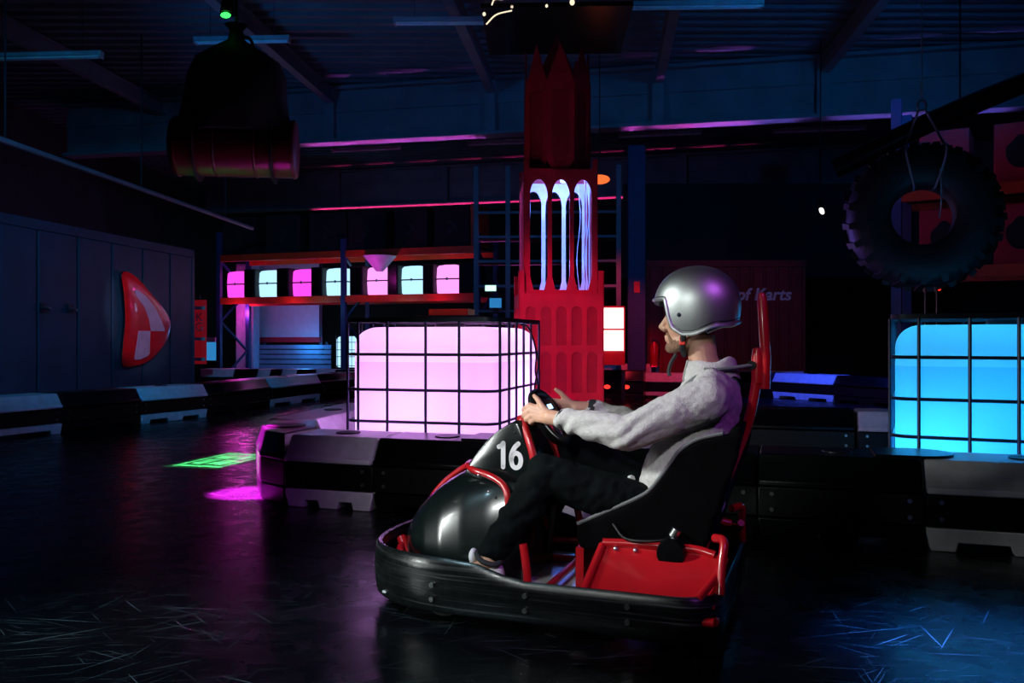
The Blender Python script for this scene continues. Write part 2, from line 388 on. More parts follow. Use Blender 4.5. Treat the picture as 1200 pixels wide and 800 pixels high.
# joists that run from the near girder towards the viewer
for i, (x0, y0) in enumerate([(-3.2, 15.3), (-0.35, 14.6), (2.4, 14.0), (4.9, 13.5), (8.4, 12.8), (-6.5, 16.0)]):
    lab = ['roof joist between hanging sack and red tower, nearer the sack', 'roof joist meeting near girder just left of the tower tip',
           'roof joist meeting near girder right of the tower, over the driver', 'roof joist over the far red container, slanting right',
           'roof joist in the right corner over the hanging tyre', 'roof joist in the dark left corner behind the hanging sack'][i]
    t = thing('roof_joist', lab, 'joist', (x0, y0, 5.3), 0, 'roof joists towards the viewer')
    dx = -0.109
    def P(s, z): return (dx*s, -s, z)
    MB().bar(P(0, .0), P(17, 0), .02, .22).obj('web', 'girder_paint', t)
    MB().bar(P(0, -.11), P(17, -.11), .14, .025).obj('flange', 'girder_paint', t)
    MB().bar(P(0, .12), P(17, .12), .14, .025).obj('flange', 'girder_paint', t)

def fluor(label, x, y, z, L, rz):
    t = thing('fluorescent_fitting', label, 'light', (x, y, z), rz, 'unlit fluorescent fittings')
    MB().bb(-L/2, L/2, -.05, .05, 0, .05).obj('housing', 'lamp_housing', t, bevel=.006)
    for s in (-.03, .03): MB().cyl((-L/2+.03, s, -.02), (L/2-.03, s, -.02), .014, 8).obj('tube', 'white_liner', t)
    for s in (-L/2+.02, L/2-.02): MB().bb(s-.012, s+.012, -.05, .05, -.04, 0).obj('end_cap', 'lamp_housing', t)
    for s in (-L/3, L/3): MB().cyl((s, 0, .05), (s, 0, 5.5-z), .004, 6).obj('hanger', 'dark_steel', t)
fluor('unlit twin tube fitting under the roof just left of the tower tip', -0.70, 10.9, 5.03, 1.6, R(-1))
fluor('unlit twin tube fitting at the top edge right of the tower tip', 2.2, 10.3, 5.0, 1.6, R(-2))
fluor('small far fitting beyond near girder, left of the tower and right of the sack', -2.95, 17.5, 4.87, 1.5, R(-10))
fluor('small far fitting beyond near girder, half hidden by the tower', -0.2, 17.0, 4.89, 1.4, R(-10))
fluor('small far fitting beyond near girder, right of the tower', 2.85, 16.6, 4.96, 1.6, R(-10))
fluor('small far fitting beyond near girder, over the far red container', 5.85, 16.4, 5.0, 1.7, R(-10))
fluor('unlit fitting in the dark upper left corner', -6.0, 11.0, 4.62, 1.6, R(-4))
fluor('unlit fitting half behind the hanging sack', -3.6, 11.5, 5.0, 1.3, R(-3))

# long cable rail on the left
t = thing('cable_rail', 'long straight steel rail with a blue sheen crossing the upper left', 'rail', (-5.6, 9.0, 3.2))
MB().tube([(-.2, -.6, .05), (.48, 8.0, .0)], .035, 10).obj('tube', 'girder_paint', t)
for s in (0.15, 0.5, 0.85): MB().cyl((-.2+.68*s, -.6+8.6*s, .03), (-.2+.68*s, -.6+8.6*s, 2.3), .012, 6).obj('hanger', 'dark_steel', t)
# dark duct at the upper right
t = thing('ventilation_duct', 'dark round duct slanting across the upper right corner', 'duct', (3.0, 8.0, 2.6))
MB().tube(smooth_path([(0, 0, 0), (.9, -.5, .42), (2.2, -1.0, .9), (3.4, -1.4, 1.3)], 6), .09, 14).obj('pipe', 'black_plastic', t)
for s in ((.9, -.5, .42), (2.2, -1.0, .9)):
    MB().cyl(s, (s[0], s[1], 2.9), .008, 6).obj('hanger', 'dark_steel', t)

# ------------------------------------------------------------------ track barriers
CAP = [(-.02, .275), (-.02, .305), (.0, .315), (.07, .43), (.43, .43), (.50, .315), (.52, .305), (.52, .275)]
def barrier(label, a, b, col, group, tongue=0, bolts=True, red=False, hs=1.0, plugs=True):
    """a -> b: front lower edge; the barrier lies to the left of that direction"""
    a, b = V((*a, 0)), V((*b, 0)); L = (b-a).length; rz = atan2(b.y-a.y, b.x-a.x)
    m = 'white_plastic' if col == 'white' else 'black_plastic'
    t = thing('track_barrier', label, 'barrier', (a.x, a.y, 0), rz, group)
    g = .004
    e = .012
    mb = MB(); rings = []
    for x, ins in ((g, .012), (g+.01, 0), (L-g-.01, 0), (L-g, .012)):
        rings.append([V((x, .25+(y-.25)*(1-ins*2), (z-ins*.5 if z > .3 else z+ins*.3)*hs)) for y, z in CAP])
    mb.loft(rings); mb.obj('cap', m, t, bevel=.008)
    MB().bb(g, L-g, .045, .455, .09*hs, .29*hs).obj('core', m, t)
    # foot with notches for a pallet fork
    poly = [(g, .11), (L-g, .11), (L-g+.0, .085), (L-g-.02, .0), (L-g-.13, 0), (L-g-.14, .045), (L*.62, .045), (L*.60, 0), (L*.40, 0), (L*.38, .045), (g+.14, .045), (g+.13, 0), (g+.02, 0), (g, .085)]
    mb = MB()
    mb.prism(poly, lambda x, z: (x, .0, z), lambda x, z: (x, .5, z))
    mb.obj('foot', m, t, bevel=.006)
    MB().bb(.002, L-.002, .0, .05, .118*hs, .268*hs).obj('belt', 'black_rubber', t, bevel=.006)
    MB().bb(.002, L-.002, .45, .5, .118*hs, .268*hs).obj('belt', 'black_rubber', t, bevel=.006)
    if bolts:
        me = MB().cyl((0, 0, 0), (0, -.008, 0), .011, 10).mesh('bolt')
        for x in (.07, L-.07):
            for z in (.155, .235): link('bolt', me, 'bright_steel', t, (x, .001, z*hs))
        me2 = MB().cyl((0, 0, 0), (0, -.008, 0), .011, 10)
    if red:
        for x in (L*.32, L*.68):
            MB().ell((x, -.004, .2*hs), (.055, .012, .035), 12, 8).obj('reflector', 'glow_red', t)  # emissive ovals that glow by themselves, in place of two red lights
    if tongue:
        mt = 'black_plastic'
        for k in ((L,) if tongue == 1 else (0, L)):
            sg = 1 if k else -1
            pl = [(k-sg*.22, .09)]
            pl += [(k+sg*.16*sin(q), .25-.16*cos(q)) for q in [pi*i/14 for i in range(15)]] + [(k-sg*.22, .41)]
            MB().prism(pl, lambda x, y: (x, y, .428*hs), lambda x, y: (x, y, .444*hs)).obj('tongue', mt, t, bevel=.004)
    if plugs:
        x = L*.5
        MB().cyl((x, .25, .428*hs), (x, .25, .437*hs), .075, 24).obj('plug', 'black_rubber', t)
    return t

D = V((0.9504, -0.3112)); A2 = V((-0.8, 5.07))
def rn(s): return tuple(A2+D*s)
g1 = 'barriers of the island in front of the tanks'
barrier('white barrier with notched foot below the pink tank, left end of the near run', rn(-.62), rn(-.02), 'white', g1)
barrier('black barrier with rounded tongue on top, between two white ones at the kart nose', rn(-.02), rn(.72), 'black', g1, tongue=1)
barrier('white barrier mostly hidden behind the kart nose and the steering wheel', rn(.72), rn(1.40), 'white', g1)
barrier('black barrier behind the kart seat and the driver back', rn(1.40), rn(2.16), 'black', g1)
barrier('black barrier right of the kart ending in a rounded tongue before the white one', rn(2.16), rn(2.94), 'black', g1, tongue=1)
barrier('teal lit white barrier below the blue tank at the right edge', rn(2.94), rn(3.9), 'white', g1)
t = thing('track_barrier', 'black many-sided barrier at the left tip of the island beside the green light', 'barrier', (0, 0, 0), 0, g1)
tip = [V(p) for p in ((-1.398, 5.275), (-1.60, 5.48), (-1.77, 5.95), (-1.81, 6.40), (-1.375, 6.325), (-1.255, 5.745))]
tcn = sum((p for p in tip), V((0, 0)))/6
def tipring(k, z): return [V((*(tcn+(p-tcn)*k), z)) for p in tip]
MB().loft([tipring(1.0, .275), tipring(1.0, .305), tipring(.96, .32), tipring(.80, .43)]).obj('cap', 'black_plastic', t, bevel=.008)
MB().loft([tipring(.93, .10), tipring(.93, .28)]).obj('core', 'black_plastic', t)
MB().loft([tipring(.985, .118), tipring(.985, .268)]).obj('belt', 'black_rubber', t, bevel=.006)
MB().loft([tipring(.94, .0), tipring(.98, .09), tipring(.98, .11)]).obj('foot', 'black_plastic', t, bevel=.006)
MB().cyl((tcn.x, tcn.y, .428), (tcn.x, tcn.y, .437), .13, 28).obj('plug', 'black_rubber', t)
barrier('blue lit white barrier receding behind the pink tank on the left', (-1.60, 8.0), (-1.87, 6.43), 'white', g1)
g2 = 'barriers along the far side of the island'
barrier('black barrier in the dark behind the driver, left of the blue tank', (1.7, 7.30), (2.78, 6.98), 'black', g2)
barrier('short blue lit white barrier just left of the blue tank', (2.80, 6.975), (3.55, 6.75), 'white', g2)
g3 = 'barriers along the left edge of the track'
lp = [(-5.58, 7.55), (-4.85, 9.30), (-4.42, 10.27), (-3.97, 11.24), (-3.62, 12.9), (-3.20, 14.4), (-2.6, 15.5)]
labs = ['dim violet white barrier at the left edge of the picture', 'black barrier under the blue container, between two pale ones', 'pale barrier below the red logo sign on the container',
        'black barrier at the right end of the blue container', 'reddish lit white barrier under the shelf rack', 'black barrier beside the left side of the pink tank, far']
for i in range(6):
    barrier(labs[i], lp[i], lp[i+1], 'white' if i % 2 == 0 else 'black', g3)
g4 = 'barriers in front of the shelf rack'
xs = [-6.15, -5.45, -4.98, -4.72, -4.48, -4.18, -3.80, -3.42, -2.9]
labs = ['pink lit white barrier, leftmost of the far row under the shelf rack', 'black far barrier beside the leftmost pink one', 'small bluish white far barrier, second pale one from the left',
        'small black far barrier between two pale ones under the white panel', 'small lilac white far barrier under the white panel', 'green tinged black far barrier between two lilac ones',
        'wide lilac white far barrier, last pale one before the pink tank', 'black far barrier hidden beside the pink tank']
for i in range(8):
    barrier(labs[i], (xs[i], 16.9-.05*i), (xs[i+1], 16.85-.05*i), 'white' if i % 2 == 0 else 'black', g4, bolts=False, plugs=False)
g5 = 'blue lit barriers on the far right'
barrier('blue lit black barrier just right of the driver back', (3.75, 15.7), (4.5, 14.9), 'black', g5, bolts=False)
barrier('bright blue lit white barrier between driver and blue tank', (4.5, 14.9), (5.17, 13.86), 'white', g5, bolts=False)
barrier('blue lit black barrier next to the blue tank', (5.17, 13.86), (5.75, 12.7), 'black', g5, bolts=False)
g6 = 'dim barriers behind the driver'
barrier('black barrier with two red reflectors right of the tower foot', (1.3, 14.3), (2.15, 14.1), 'black', g6, bolts=False, red=True, hs=1.15)
barrier('lilac white barrier in front of the driver chin, far behind', (2.15, 14.9), (3.1, 14.7), 'white', g6, bolts=False)
barrier('red lit white barrier behind the black one with reflectors', (1.4, 16.0), (2.7, 15.8), 'white', g6, bolts=False, hs=1.3)
barrier('dim violet white barrier under the far red container', (3.9, 15.85), (5.3, 15.6), 'white', g6, bolts=False)

# ------------------------------------------------------------------ caged water tanks
def rbox(x0, x1, y0, y1, r, n=6):
    out = []
    for cx, cy, a0 in ((x1-r, y0+r, -90), (x1-r, y1-r, 0), (x0+r, y1-r, 90), (x0+r, y0+r, 180)):
        for i in range(n+1):
            a = R(a0+90*i/n); out.append((cx+r*cos(a), cy+r*sin(a)))
    return out
def ibc(label, loc, rz, w_, d_, xs, ys, tank, group, cable=False):
    t = thing('water_tank', label, 'tank', loc, rz, group)
    # pallet
    MB().bb(0, w_, 0, d_, .11, .145).obj('pallet_deck', 'dark_steel', t, bevel=.006)
    for x in (.07, w_/2, w_-.07):
        MB().bb(x-.06, x+.06, .02, d_-.02, 0, .11).obj('pallet_runner', 'black_plastic', t, bevel=.006)
    # bottle with rounded edges
    q = .014; rings = []
    z0, z1 = .15, 1.10; rr = .13
    for i in range(0, 9):
        a = R(90*i/8); ins = rr*.45*(1-sin(a)); rings.append((z0+.06*(1-cos(a)), ins))
    for i in range(0, 11):
        a = R(90*i/10); ins = rr*(1-cos(a)); rings.append((z1-rr+rr*sin(a), ins))
    rg = []
    for z, ins in rings:
        r = max(.04, rr-ins*.3); rg.append([V((x, y, z)) for x, y in rbox(q+ins, w_-q-ins, q+ins, d_-q-ins, r)])
    bt = MB().loft(rg).obj('bottle', tank, t, sharp=60)
    MB().cyl((w_/2, d_/2, 1.095), (w_/2, d_/2, 1.13), .11, 24).obj('lid', 'black_plastic', bt)
    # cage
    rp = rbox(0, w_, 0, d_, .09, 6)
    for z, r in ((.20, .009), (.475, .010), (.685, .010), (.918, .010)):
        MB().tube([V((x, y, z)) for x, y in rp], r, 8, closed=True).obj('cage_ring', 'cage_steel', t)
    top = MB()
    top.loft([[V((x, y, zz)) for x, y in pp] for pp, zz in ((rbox(-.008, w_+.008, -.008, d_+.008, .09), 1.130), (rbox(-.008, w_+.008, -.008, d_+.008, .09), 1.16), (rbox(.02, w_-.02, .02, d_-.02, .075), 1.16), (rbox(.02, w_-.02, .02, d_-.02, .075), 1.130))], cap=False, closed=True)
    top.obj('top_frame', 'dark_steel', t)
    for y in (d_*.33, d_*.67): MB().bar((0, y, 1.14), (w_, y, 1.14), .04, .02).obj('cross_bar', 'dark_steel', t)
    bar_me = MB().tube([(0, 0, .145), (0, 0, 1.135)], .0095, 8).mesh('cage_bar')
    for x in xs:
        for y in (-.012, d_+.012): link('cage_bar', bar_me, 'cage_steel', t, (x, y, 0))
    for y in ys:
        for x in (-.012, w_+.012): link('cage_bar', bar_me, 'cage_steel', t, (x, y, 0))
    if cable:
        pts = smooth_path([(w_+.02, .55, 1.12), (w_+.03, .70, 1.10), (w_+.03, .86, 1.0), (w_+.03, .93, .90), (w_+.03, .90, .78), (w_+.03, .98, .68), (w_+.03, .92, .55), (w_+.03, .93, .2)], 6)
        MB().tube(pts, .007, 8).obj('cable', 'black_rubber', t)
        pts = smooth_path([(w_+.03, .86, 1.0), (w_+.03, .99, .84), (w_+.03, .88, .66), (w_+.03, .95, .5)], 6)
        MB().tube(pts, .006, 8).obj('cable', 'black_rubber', t)
    return t
def local(t_loc, rz, p): return (t_loc[0]+cos(rz)*p[0]-sin(rz)*p[1], t_loc[1]+sin(rz)*p[0]+cos(rz)*p[1], t_loc[2]+p[2])
pk = ((-1.115, 5.765, 0), R(-16.0))
ibc('glowing pink water tank in a steel cage, left of the red tower', *pk, 1.05, 1.2, [.10, .31, .58, .81], [.06, .27, .45, .64, .84, 1.08], 'tank_pink', 'glowing caged water tanks', True)
for i, p in enumerate([(.35, .6, .45), (.75, .75, .55)]):
    lamp('tank_lamp_pink', 'POINT', local(*pk, p), None, 25, (0.88, 0.40, 1.0), .2)
bk = ((2.135, 4.85, 0), R(-26.0))
ibc('glowing sky blue water tank in a steel cage at the right edge', *bk, 1.2, 1.0, [.14, .39, .62, .85, 1.08], [.1, .3, .5, .7, .9], 'tank_cyan', 'glowing caged water tanks')
lamp('tank_lamp_blue', 'POINT', local(*bk, (.22, .40, .38)), None, 17, (0.45, 0.85, 1.0), .16)
lamp('tank_lamp_blue', 'POINT', local(*bk, (.85, .55, .55)), None, 14, (0.05, 0.60, 1.0), .16)
# distant one under the shelf rack
fk = ((-5.45, 26.5, 0), R(-10))
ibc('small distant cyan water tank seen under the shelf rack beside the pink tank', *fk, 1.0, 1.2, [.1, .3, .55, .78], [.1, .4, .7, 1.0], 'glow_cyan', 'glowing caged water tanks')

# ------------------------------------------------------------------ red gothic tower
TX, TY = 0.436, 8.0
tw = thing('gothic_tower', 'tall red model of a gothic tower with pointed arches, behind the pink tank', 'tower', (TX, TY+.35, 0), R(3))
def arch(cx, w_, z0, z1, n=8, pt=1.0):
    """pointed arch outline (x,z), counter-clockwise from lower left"""
    h = w_*.75*pt; o = [(cx-w_/2, z0), (cx+w_/2, z0), (cx+w_/2, z1-h)]
    for i in range(1, n):
        k = i/n; o.append((cx+w_/2*(1-k**1.6), z1-h+h*sin(k*pi/2)))
    o.append((cx, z1))
    for i in range(n-1, 0, -1):
        k = i/n; o.append((cx-w_/2*(1-k**1.6), z1-h+h*sin(k*pi/2)))
    o.append((cx-w_/2, z1-h)); return o
def board_with_holes(outline, holes, th, place):
    """flat board cut with openings; place maps (x,z,depth) to 3-D"""
    bm = bmesh.new(); edges = []
    for poly in [outline]+holes:
        vs = [bm.verts.new((x, z, 0)) for x, z in poly]
        for i in range(len(vs)): edges.append(bm.edges.new((vs[i], vs[(i+1) % len(vs)])))
    bmesh.ops.triangle_fill(bm, edges=edges, use_beauty=True, use_dissolve=False)
    bm.verts.index_update()
    vs = [tuple(v.co) for v in bm.verts]; fs = [tuple(v.index for v in f.verts) for f in bm.faces]
    bnd = [(e.verts[0].index, e.verts[1].index) for e in bm.edges if len(e.link_faces) == 1]; bm.free()
    n = len(vs); mb = MB()
    mb.add([place(x, z, 0) for x, z, _ in vs]+[place(x, z, th) for x, z, _ in vs],
           fs+[tuple(i+n for i in reversed(f)) for f in fs]+[(a, b, b+n, a+n) for a, b in bnd])
    return mb
def side_place(k, half):
    """k-th side of a square of half width"""
    def pl(x, z, d):
        p = V((x, -half+d, z)); return Matrix.Rotation(k*pi/2, 3, 'Z') @ p
    return pl
def octo_place(k, apo):
    def pl(x, z, d):
        p = V((x, -apo+d, z)); return Matrix.Rotation(k*pi/4, 3, 'Z') @ p
    return pl
# lower stage: square, arched niches in two rows
hw = .395
lo_out = [(-hw, 0), (hw, 0), (hw, 1.65), (hw-.05, 1.65), (hw-.055, 1.44), (-hw+.055, 1.44), (-hw+.05, 1.65), (-hw, 1.65)]
for k in range(4):
    holes = []
    for i in range(5):
        cx = -.285+.1425*i
        holes.append(arch(cx, .098, 1.06-.10, 1.32, pt=.6)); holes.append(arch(cx, .098, .52, .90, pt=.6)); holes.append(arch(cx, .098, .08, .46, pt=.6))
    bd = board_with_holes(lo_out, holes, .014, side_place(k, hw)).obj('stage_board', 'red_board', tw, sharp=30)
    pb = MB(); pl = side_place(k, hw-.014)
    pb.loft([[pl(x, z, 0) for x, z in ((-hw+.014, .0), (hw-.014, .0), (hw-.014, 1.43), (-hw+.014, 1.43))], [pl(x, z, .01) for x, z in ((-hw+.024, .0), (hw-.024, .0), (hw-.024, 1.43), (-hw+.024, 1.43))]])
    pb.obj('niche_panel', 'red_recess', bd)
# platform between the stages
MB().bb(-hw+.02, hw-.02, -hw+.02, hw-.02, 1.42, 1.445).obj('platform', 'red_board', tw)
# middle stage: open arches, pale lining inside
hm = .345
mid_out = [(-hm, 1.44), (hm, 1.44), (hm, 2.69), (hm-.045, 2.69), (hm-.05, 2.60), (-hm+.05, 2.60), (-hm+.045, 2.69), (-hm, 2.69)]
def mid_holes(): 
    h = []
    for cx in (-.205, 0, .205):
        o = arch(cx, .165, 1.50, 2.50, pt=1.15)
        h.append([(cx-.05, 1.475), (cx+.05, 1.475), (cx+.082, 1.60)]+o[2:-1]+[o[-1]]+[(cx-.082, 1.60)])
    return h
for k in range(4):
    bd = board_with_holes(mid_out, mid_holes(), .012, side_place(k, hm)).obj('arcade_board', 'red_board', tw, sharp=30)
    ins = [(-hm+.03, 1.45), (hm-.03, 1.45), (hm-.03, 2.58), (-hm+.03, 2.58)]
    board_with_holes(ins, mid_holes(), .006, side_place(k, hm-.013)).obj('lining', 'white_liner', bd, sharp=30)
MB().bb(-hm+.02, hm-.02, -hm+.02, hm-.02, 2.58, 2.60).obj('platform', 'red_board', tw)
# strips of clear foil and LED tape inside
for x, y in ((.24, -.20), (.27, -.15), (-.30, -.24), (.22, .1)):
    MB().tube(smooth_path([(x, y, 2.52), (x+.02, y, 2.2), (x-.01, y+.02, 1.8), (x+.015, y, 1.47)], 5), .012, 6, flat=.3).obj('led_strip', 'white_liner', tw)
MB().cyl((.1, .0, 2.54), (.1, 0, 2.575), .07, 16).obj('led_lamp', 'glow_led', tw)
c3, s3 = cos(R(3)), sin(R(3))
lamp('tower_lamp', 'POINT', (TX+.02, TY+.30, 2.42), None, 22, (0.11, 0.24, 1.0), .05)
lamp('tower_lamp', 'POINT', (TX+.02, TY+.28, 1.75), None, 11, (0.11, 0.24, 1.0), .05)
# octagonal crown with gables
apo = .31; sd = apo*math.tan(pi/8)
for k in range(8):
    out = [(-sd*.55, 2.585), (sd*.55, 2.585), (sd, 2.70), (sd, 3.42), (0, 3.79), (-sd, 3.42), (-sd, 2.70)]
    hole = [(-sd*.42, 2.66), (sd*.42, 2.66), (sd*.62, 2.76), (sd*.62, 3.36), (-sd*.62, 3.36), (-sd*.62, 2.76)]
    bd = board_with_holes(out, [hole], .014, octo_place(k, apo)).obj('gable_board', 'red_board', tw, sharp=30)
    pl = octo_place(k, apo-.014)
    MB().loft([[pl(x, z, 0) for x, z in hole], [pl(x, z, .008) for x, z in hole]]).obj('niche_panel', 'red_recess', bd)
MB().cyl((0, 0, 2.6), (0, 0, 2.66), .30, 8).obj('crown_base', 'red_board', tw)
# spire inside the crown
rg = []
for z, r in ((3.30, .20), (3.55, .20), (3.98, .004)):
    rg.append([V((r*cos(pi/4*i+pi/8), r*sin(pi/4*i+pi/8)+.05, z)) for i in range(8)])
MB().loft(rg).obj('spire', 'red_board', tw, sharp=20)
MB().cyl((0, .05, 2.62), (0, .05, 3.35), .05, 10).obj('spire_post', 'red_board', tw)

# ------------------------------------------------------------------ blue container on the left with the logo sign
ca = V((-6.36, 10.7)); cd = V((0.15673, 0.98764)); crz = atan2(cd.y, cd.x)
ct = thing('shipping_container', 'dark blue steel container along the left side, carrying the red logo', 'container', (ca.x, ca.y, 0), crz)
bd_ = [-3.4, -2.6, -1.85, -1.2, -.62, 0.0, .687, 1.497, 2.282, 3.079, 3.874, 4.60]
for i in range(len(bd_)-1):
    x0, x1 = bd_[i]+.02, bd_[i+1]-.02
    mb = MB(); n = 4
    mb.bb(x0, x1, .012, .05, .14, 2.46)
    mb.obj('wall_panel', 'container_blue', ct, bevel=.01)
for i, x in enumerate(bd_): MB().bb(x-.022, x+.022, .03, .06, .12, 2.48).obj('panel_joint', 'dark_steel', ct)
MB().bb(-3.45, 4.65, -.0, .10, 2.46, 2.60).obj('top_rail', 'container_blue', ct, bevel=.012)
MB().bb(-3.45, 4.65, -.0, .10, 0, .14).obj('bottom_rail', 'container_blue', ct, bevel=.012)
MB().bb(4.56, 4.66, .0, .14, .0, 2.60).obj('corner_post', 'container_blue', ct, bevel=.012)
MB().bb(-3.45, 4.65, .06, 2.4, .02, 2.58).obj('body', 'container_blue', ct)
for x in (.768, 1.315):
    h = MB().bb(x-.05, x+.05, -.02, .012, 1.38, 1.50).obj('lock_plate', 'dark_steel', ct, bevel=.004)
    MB().tube(smooth_path([(x-.03, -.02, 1.43), (x-.03, -.07, 1.44), (x+.05, -.07, 1.42), (x+.06, -.03, 1.41)], 4), .012, 8).obj('handle', 'bright_steel', h)

def emblem(parent_name, label, cat, loc, rz, sc, m_body, m_mark, m_side, depth, group=None, tilt=0, parent=None):
    """plectrum shaped badge with a two part mark; drawn in the x-z plane, facing -y"""
    out = smooth_path([(-.62, .0, .72), (-.30, .0, .70), (.20, 0, .42), (.66, .0, .10), (.74, 0, -.12), (.55, 0, -.40), (.10, .0, -.66), (-.40, 0, -.74), (-.62, 0, -.70), (-.60, 0, -.40), (-.54, 0, 0), (-.58, 0, .40)], 5, True)
    if parent is None:
        t = thing(parent_name, label, cat, loc, rz, group)
    else: t = parent
    def off(p): return V(p)
    n = len(out)
    rings = []
    for k, (s, y) in enumerate(((1.0, 0), (1.03, -.03*depth), (1.02, -.08*depth), (.95, -.13*depth), (.8, -.17*depth), (.5, -.20*depth), (.2, -.21*depth))):
        rings.append([V((p.x*s*sc, y*sc, p.z*s*sc)) for p in out])
    if parent is None:
        MB().loft(rings[:3]).obj('rim', m_side, t)
        MB().loft(rings[2:]).obj('face', m_body, t, sharp=60)
    def surf_y(x, z):
        r = 0
        return -.225*depth
    marks = [[(-.36, .52), (-.30, .54), (-.05, .44), (.22, .24), (.42, .0), (.52, -.16), (.52, -.20), (.10, -.20), (.04, .02), (-.10, .24), (-.34, .44)],
             [(-.26, -.20), (.08, -.20), (.06, -.62), (.0, -.66), (-.22, -.72), (-.34, -.72), (-.35, -.66)]]
    for mk in marks:
        mb = MB(); mb.prism([(x*sc*.98, z*sc*.90) for x, z in mk], lambda x, z: (x, surf_y(x, z)*sc, z), lambda x, z: (x, surf_y(x, z)*sc+.17*depth*sc, z))
        mb.obj('mark', m_mark, t)
    return t
sp_ = ca+cd*3.05
emblem('logo_sign', 'red plectrum shaped sign with a lilac two part mark on the container', 'sign', (sp_.x+.03*cd.y, sp_.y-.03*cd.x, 1.32), crz, .96, 'sign_red', 'sign_lilac', 'black_plastic', .30)

# red banner beside the container
bn = thing('banner', 'narrow red banner with white letters at the right end of the container', 'banner', (-5.86, 16.15, 0), R(-8))
MB().bb(-.14, .14, 0, .015, .55, 1.75).obj('cloth', 'banner_red', bn)
MB().cyl((0, .02, 0), (0, .02, 1.85), .015, 8).obj('pole', 'dark_steel', bn)
MB().bb(-.15, .15, -.15, .15, 0, .03).obj('base_plate', 'dark_steel', bn)
for z in (1.60, 1.02, .64): MB().bb(-.10, .12, -.006, .0, z-.03, z+.03).obj('stripe', 'white_print', bn)
for s, z in (('K', 1.42), ('G', 1.24)): link('letter', text_mesh(s, .22, .003), 'white_print', bn, (0, -.004, z), (pi/2, 0, 0))

# ------------------------------------------------------------------ shelf rack with crates and lamps
ra = V((-6.283, 18.50)); rd = V((0.94225, -0.3349)); rrz = atan2(rd.y, rd.x)
rk = thing('shelf_rack', 'tall pallet rack with red beams holding glowing lamps and dark crates', 'rack', (ra.x, ra.y, 0), rrz)
RL = 5.97; RD = 1.0
for x in (0, 3.047, RL):
    for y in (0, RD):
        MB().bb(x-.05, x+.05, y-.04, y+.04, 0, 3.05 if x else 3.3).obj('upright', 'rack_blue', rk)
    zz = [.1, .75, 1.4, 2.05, 2.7]
    for i in range(4):
        a, b = (0.04, RD-.04) if i % 2 == 0 else (RD-.04, 0.04)
        MB().bar((x, a, zz[i]), (x, b, zz[i+1]), .03, .05, (1, 0, 0)).obj('brace', 'rack_blue', rk)
for z in (1.83, 2.74):
    for y in (0, RD):
        for x0, x1 in ((.05, 2.997), (3.097, RL-.05)):
            MB().bb(x0, x1, y-.03, y+.03, z-.07, z+.07).obj('beam', 'rack_orange', rk)
    for x0, x1 in ((.05, 2.997), (3.097, RL-.05)):
        MB().bb(x0, x1, .03, RD-.03, z+.03, z+.07).obj('shelf_board', 'crate_dark', rk)
def on_rack(x, y, z): p = ra+rd*x+V((-rd.y, rd.x))*y; return (p.x, p.y, z)
lc = [(.283, 'magenta'), (1.102, 'cyan'), (1.938, 'magenta'), (2.75, 'cyan'), (3.709, 'pink'), (4.486, 'cyan'), (5.258, 'pink')]
ordn = ['leftmost', 'second from left', 'third from left', 'fourth from left', 'fifth from left', 'sixth from left', 'rightmost']
for i, (x, c) in enumerate(lc):
    t = thing('drum_lamp', '%s of seven, glowing %s drum lamp on the lower shelf' % (ordn[i], {'magenta': 'deep magenta', 'cyan': 'pale cyan', 'pink': 'light pink'}[c]), 'lamp', on_rack(x, .42, 1.905), rrz, 'glowing lamps on the lower shelf')
    rgs = []
    for z, r in ((.0, .22), (.03, .245), (.27, .255), (.29, .25), (.31, .255), (.52, .245), (.56, .215), (.58, .12)):
        rgs.append([V((cx, cy, z)) for cx, cy in rbox(-r, r, -r, r, r*.35, 4)])
    MB().loft(rgs).obj('shade', 'glow_'+c, t, sharp=50)
    MB().loft([[V((cx, cy, z)) for cx, cy in rbox(-.262, .262, -.262, .262, .09, 4)] for z in (.28, .305)]).obj('band', 'crate_dark', t)
    MB().ell((0, -.265, .295), (.03, .012, .03), 10, 6).obj('clasp', 'bright_steel', t)
cxs = [.692, 1.52, 2.344, 3.27, 4.098, 4.872, 5.70]
for i, x in enumerate(cxs):
    wd = [.28, .30, .27, .30, .24, .23, .34][i]
    t = thing('speaker_box', 'black box on the lower shelf, %s' % ['just right of the leftmost lamp', 'between the second and third lamps', 'between the third and fourth lamps', 'just right of the middle rack post', 'between the fifth and sixth lamps', 'between the sixth and seventh lamps', 'at the right end beside the pink lamp'][i], 'box', on_rack(x, .4, 1.905), rrz, 'black boxes on the lower shelf')
    MB().bb(-wd/2, wd/2, -.3, .3, 0, .60).obj('body', 'crate_dark', t, bevel=.02)
    MB().bb(-wd/2+.03, wd/2-.03, -.315, -.30, .04, .56).obj('front_grille', 'black_plastic', t)
